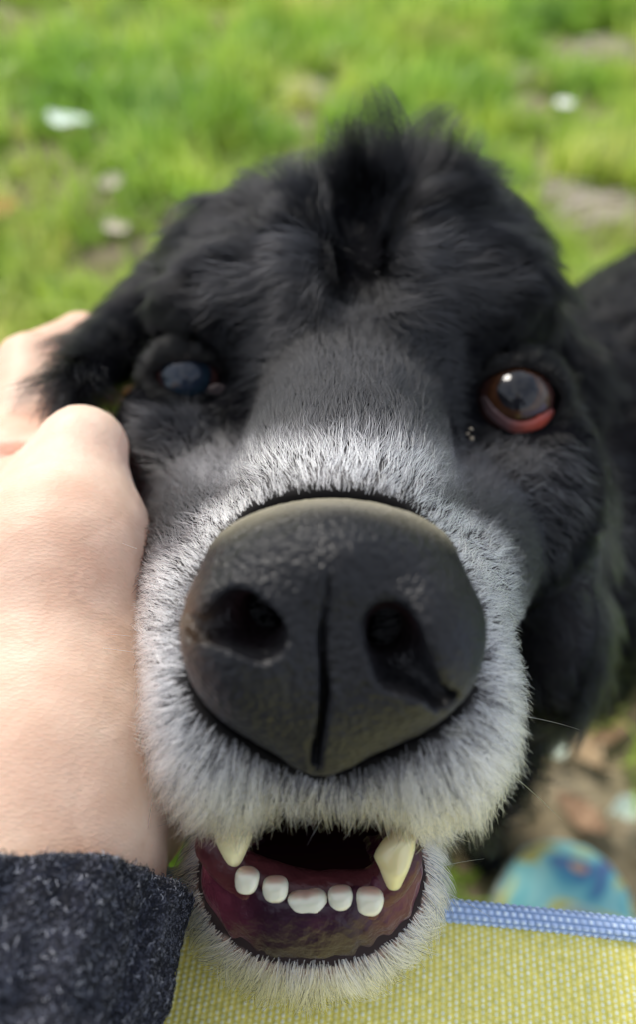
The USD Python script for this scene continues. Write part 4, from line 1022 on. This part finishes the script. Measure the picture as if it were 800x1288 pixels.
# --- fur
def grow(name, sel, mult, width, k, clump, clump_n, seed, freq=1.1, lenmul=1.0):
    g_ = np.random.default_rng(seed)
    dens = lambda c, n: np.where(sel(c) & ((n * unit(c)).sum(1) < .55), mult * region(c, n)[4] * framed(c), 0)
    p, n = sample(bv, bf, dens, g_)
    d, L, lift, wave, _ = region(p, n)
    P_ = strands(p - .05 * n, n, d, L * lenmul * (.45 + .85 * g_.random(len(p))), lift * (.7 + .6 * g_.random(len(p))), g_, k=k, jitter=.24, wave=wave, freq=freq, clump=clump, clump_n=clump_n, droop=.1 if name == 'trunk_fur' else .03 if name == 'head_fur' else .0)
    info(curves(name, world(P_), width * (.75 + .5 * g_.random(len(p))), hair if 'muzzle' not in name and 'chin' not in name else fine_hair, dog, coat_color(p, g_), taper=.15), kind='stuff')
    return len(p)
zc = lambda c: c[:, 2]
def framed(c):
    u, v = px(c)
    return np.where(is_trunk(c), np.where((np.abs(u - 400) < 620) & (np.abs(v - 644) < 750), 1.0, .12) * np.where(c[:, 2] > 45, .35, 1), 1.0)
is_chin = lambda c: (c[:, 1] < -5.7) & (zc(c) < 19)
is_trunk = lambda c: (zc(c) > 27) | (c[:, 0] > 10.5) | ((c[:, 1] < -8.5) & (zc(c) > 19.5))
is_muz = lambda c: (zc(c) < 18.8) & ~is_chin(c)
is_head = lambda c: ~is_chin(c) & ~is_trunk(c) & ~is_muz(c)
N = [grow('muzzle_fur', is_muz, 1.0, .00016, 5, .55, 12, 31), grow('chin_fur', is_chin, 1.0, .00019, 5, .7, 12, 32),
     grow('head_fur', is_head, 1.0, .00016, 7, .74, 70, 33, .9), grow('trunk_fur', is_trunk, .32, .0005, 5, .7, 20, 34)]
print('hairs', N)
# short hairs over the lids
for k, (v_, f_, c, r_, lens, right, up, vd) in enumerate(LIDS):
    g_ = np.random.default_rng(70 + k)
    p, n = sample(v_, f_, lambda cc, nn: 700.0 * (np.linalg.norm((cc - c) / r_, axis=1) > 1.05) * ((nn * unit(cc - c)).sum(1) > .2), g_)
    q = (p - c) / r_; a, b = q @ right, q @ up
    d = unit((a[:, None] * right + b[:, None] * up) + .35 * np.sign(a)[:, None] * right - .3 * up * (b < 0)[:, None] - .5 * vd)
    P_ = strands(p - .02 * n, n, d, .5 * (.6 + .7 * g_.random(len(p))), .5, g_, k=5, wave=.05, clump=.4, clump_n=12)
    info(curves('eyelid_fur', world(P_), .00015, hair, dog, np.full((len(p), 3), .003) * (1 + g_.random(len(p)))[:, None], taper=.3), kind='stuff')
# whiskers
wh = []
for (u, v, z), (dx, dy, dz), L, c in [((175, 905, 14), (-.55, -.75, .1), 2.0, .5), ((168, 820, 14), (-1, .1, .2), 2.2, .1), ((165, 800, 14.2), (-1, .05, .3), 2.0, .1), ((185, 950, 13.8), (-.35, -.9, 0), 1.8, .6), ((172, 690, 15), (-1, .3, .3), 1.4, -.2),
                                  ((195, 985, 13.8), (-.2, -1, 0), 1.6, .3), ((405, 1030, 12.9), (-.5, -.7, -.1), .5, .2),
                                  ((640, 970, 14), (.7, -.6, .2), 1.5, .2), ((655, 900, 14.2), (.9, -.2, .3), 1.4, .2), ((545, 1115, 14.6), (.9, -.35, 0), 1.3, .4), ((550, 1090, 14.8), (.9, .2, 0), 1.0, .1), ((225, 1130, 14.6), (-.9, -.3, 0), .9, .2)]:
    s = np.linspace(0, 1, 10)[:, None]
    o = at(u, v, z); d_ = unit(np.array([dx, dy, dz], float))
    wh.append(o + L * (s * d_ + c * s ** 2 * np.array([.12, -.45, .1])))
for P_ in wh:
    curves('whisker', world(P_)[None], .00014, hair, dog, np.array([[.85, .85, .83]]), taper=.15)
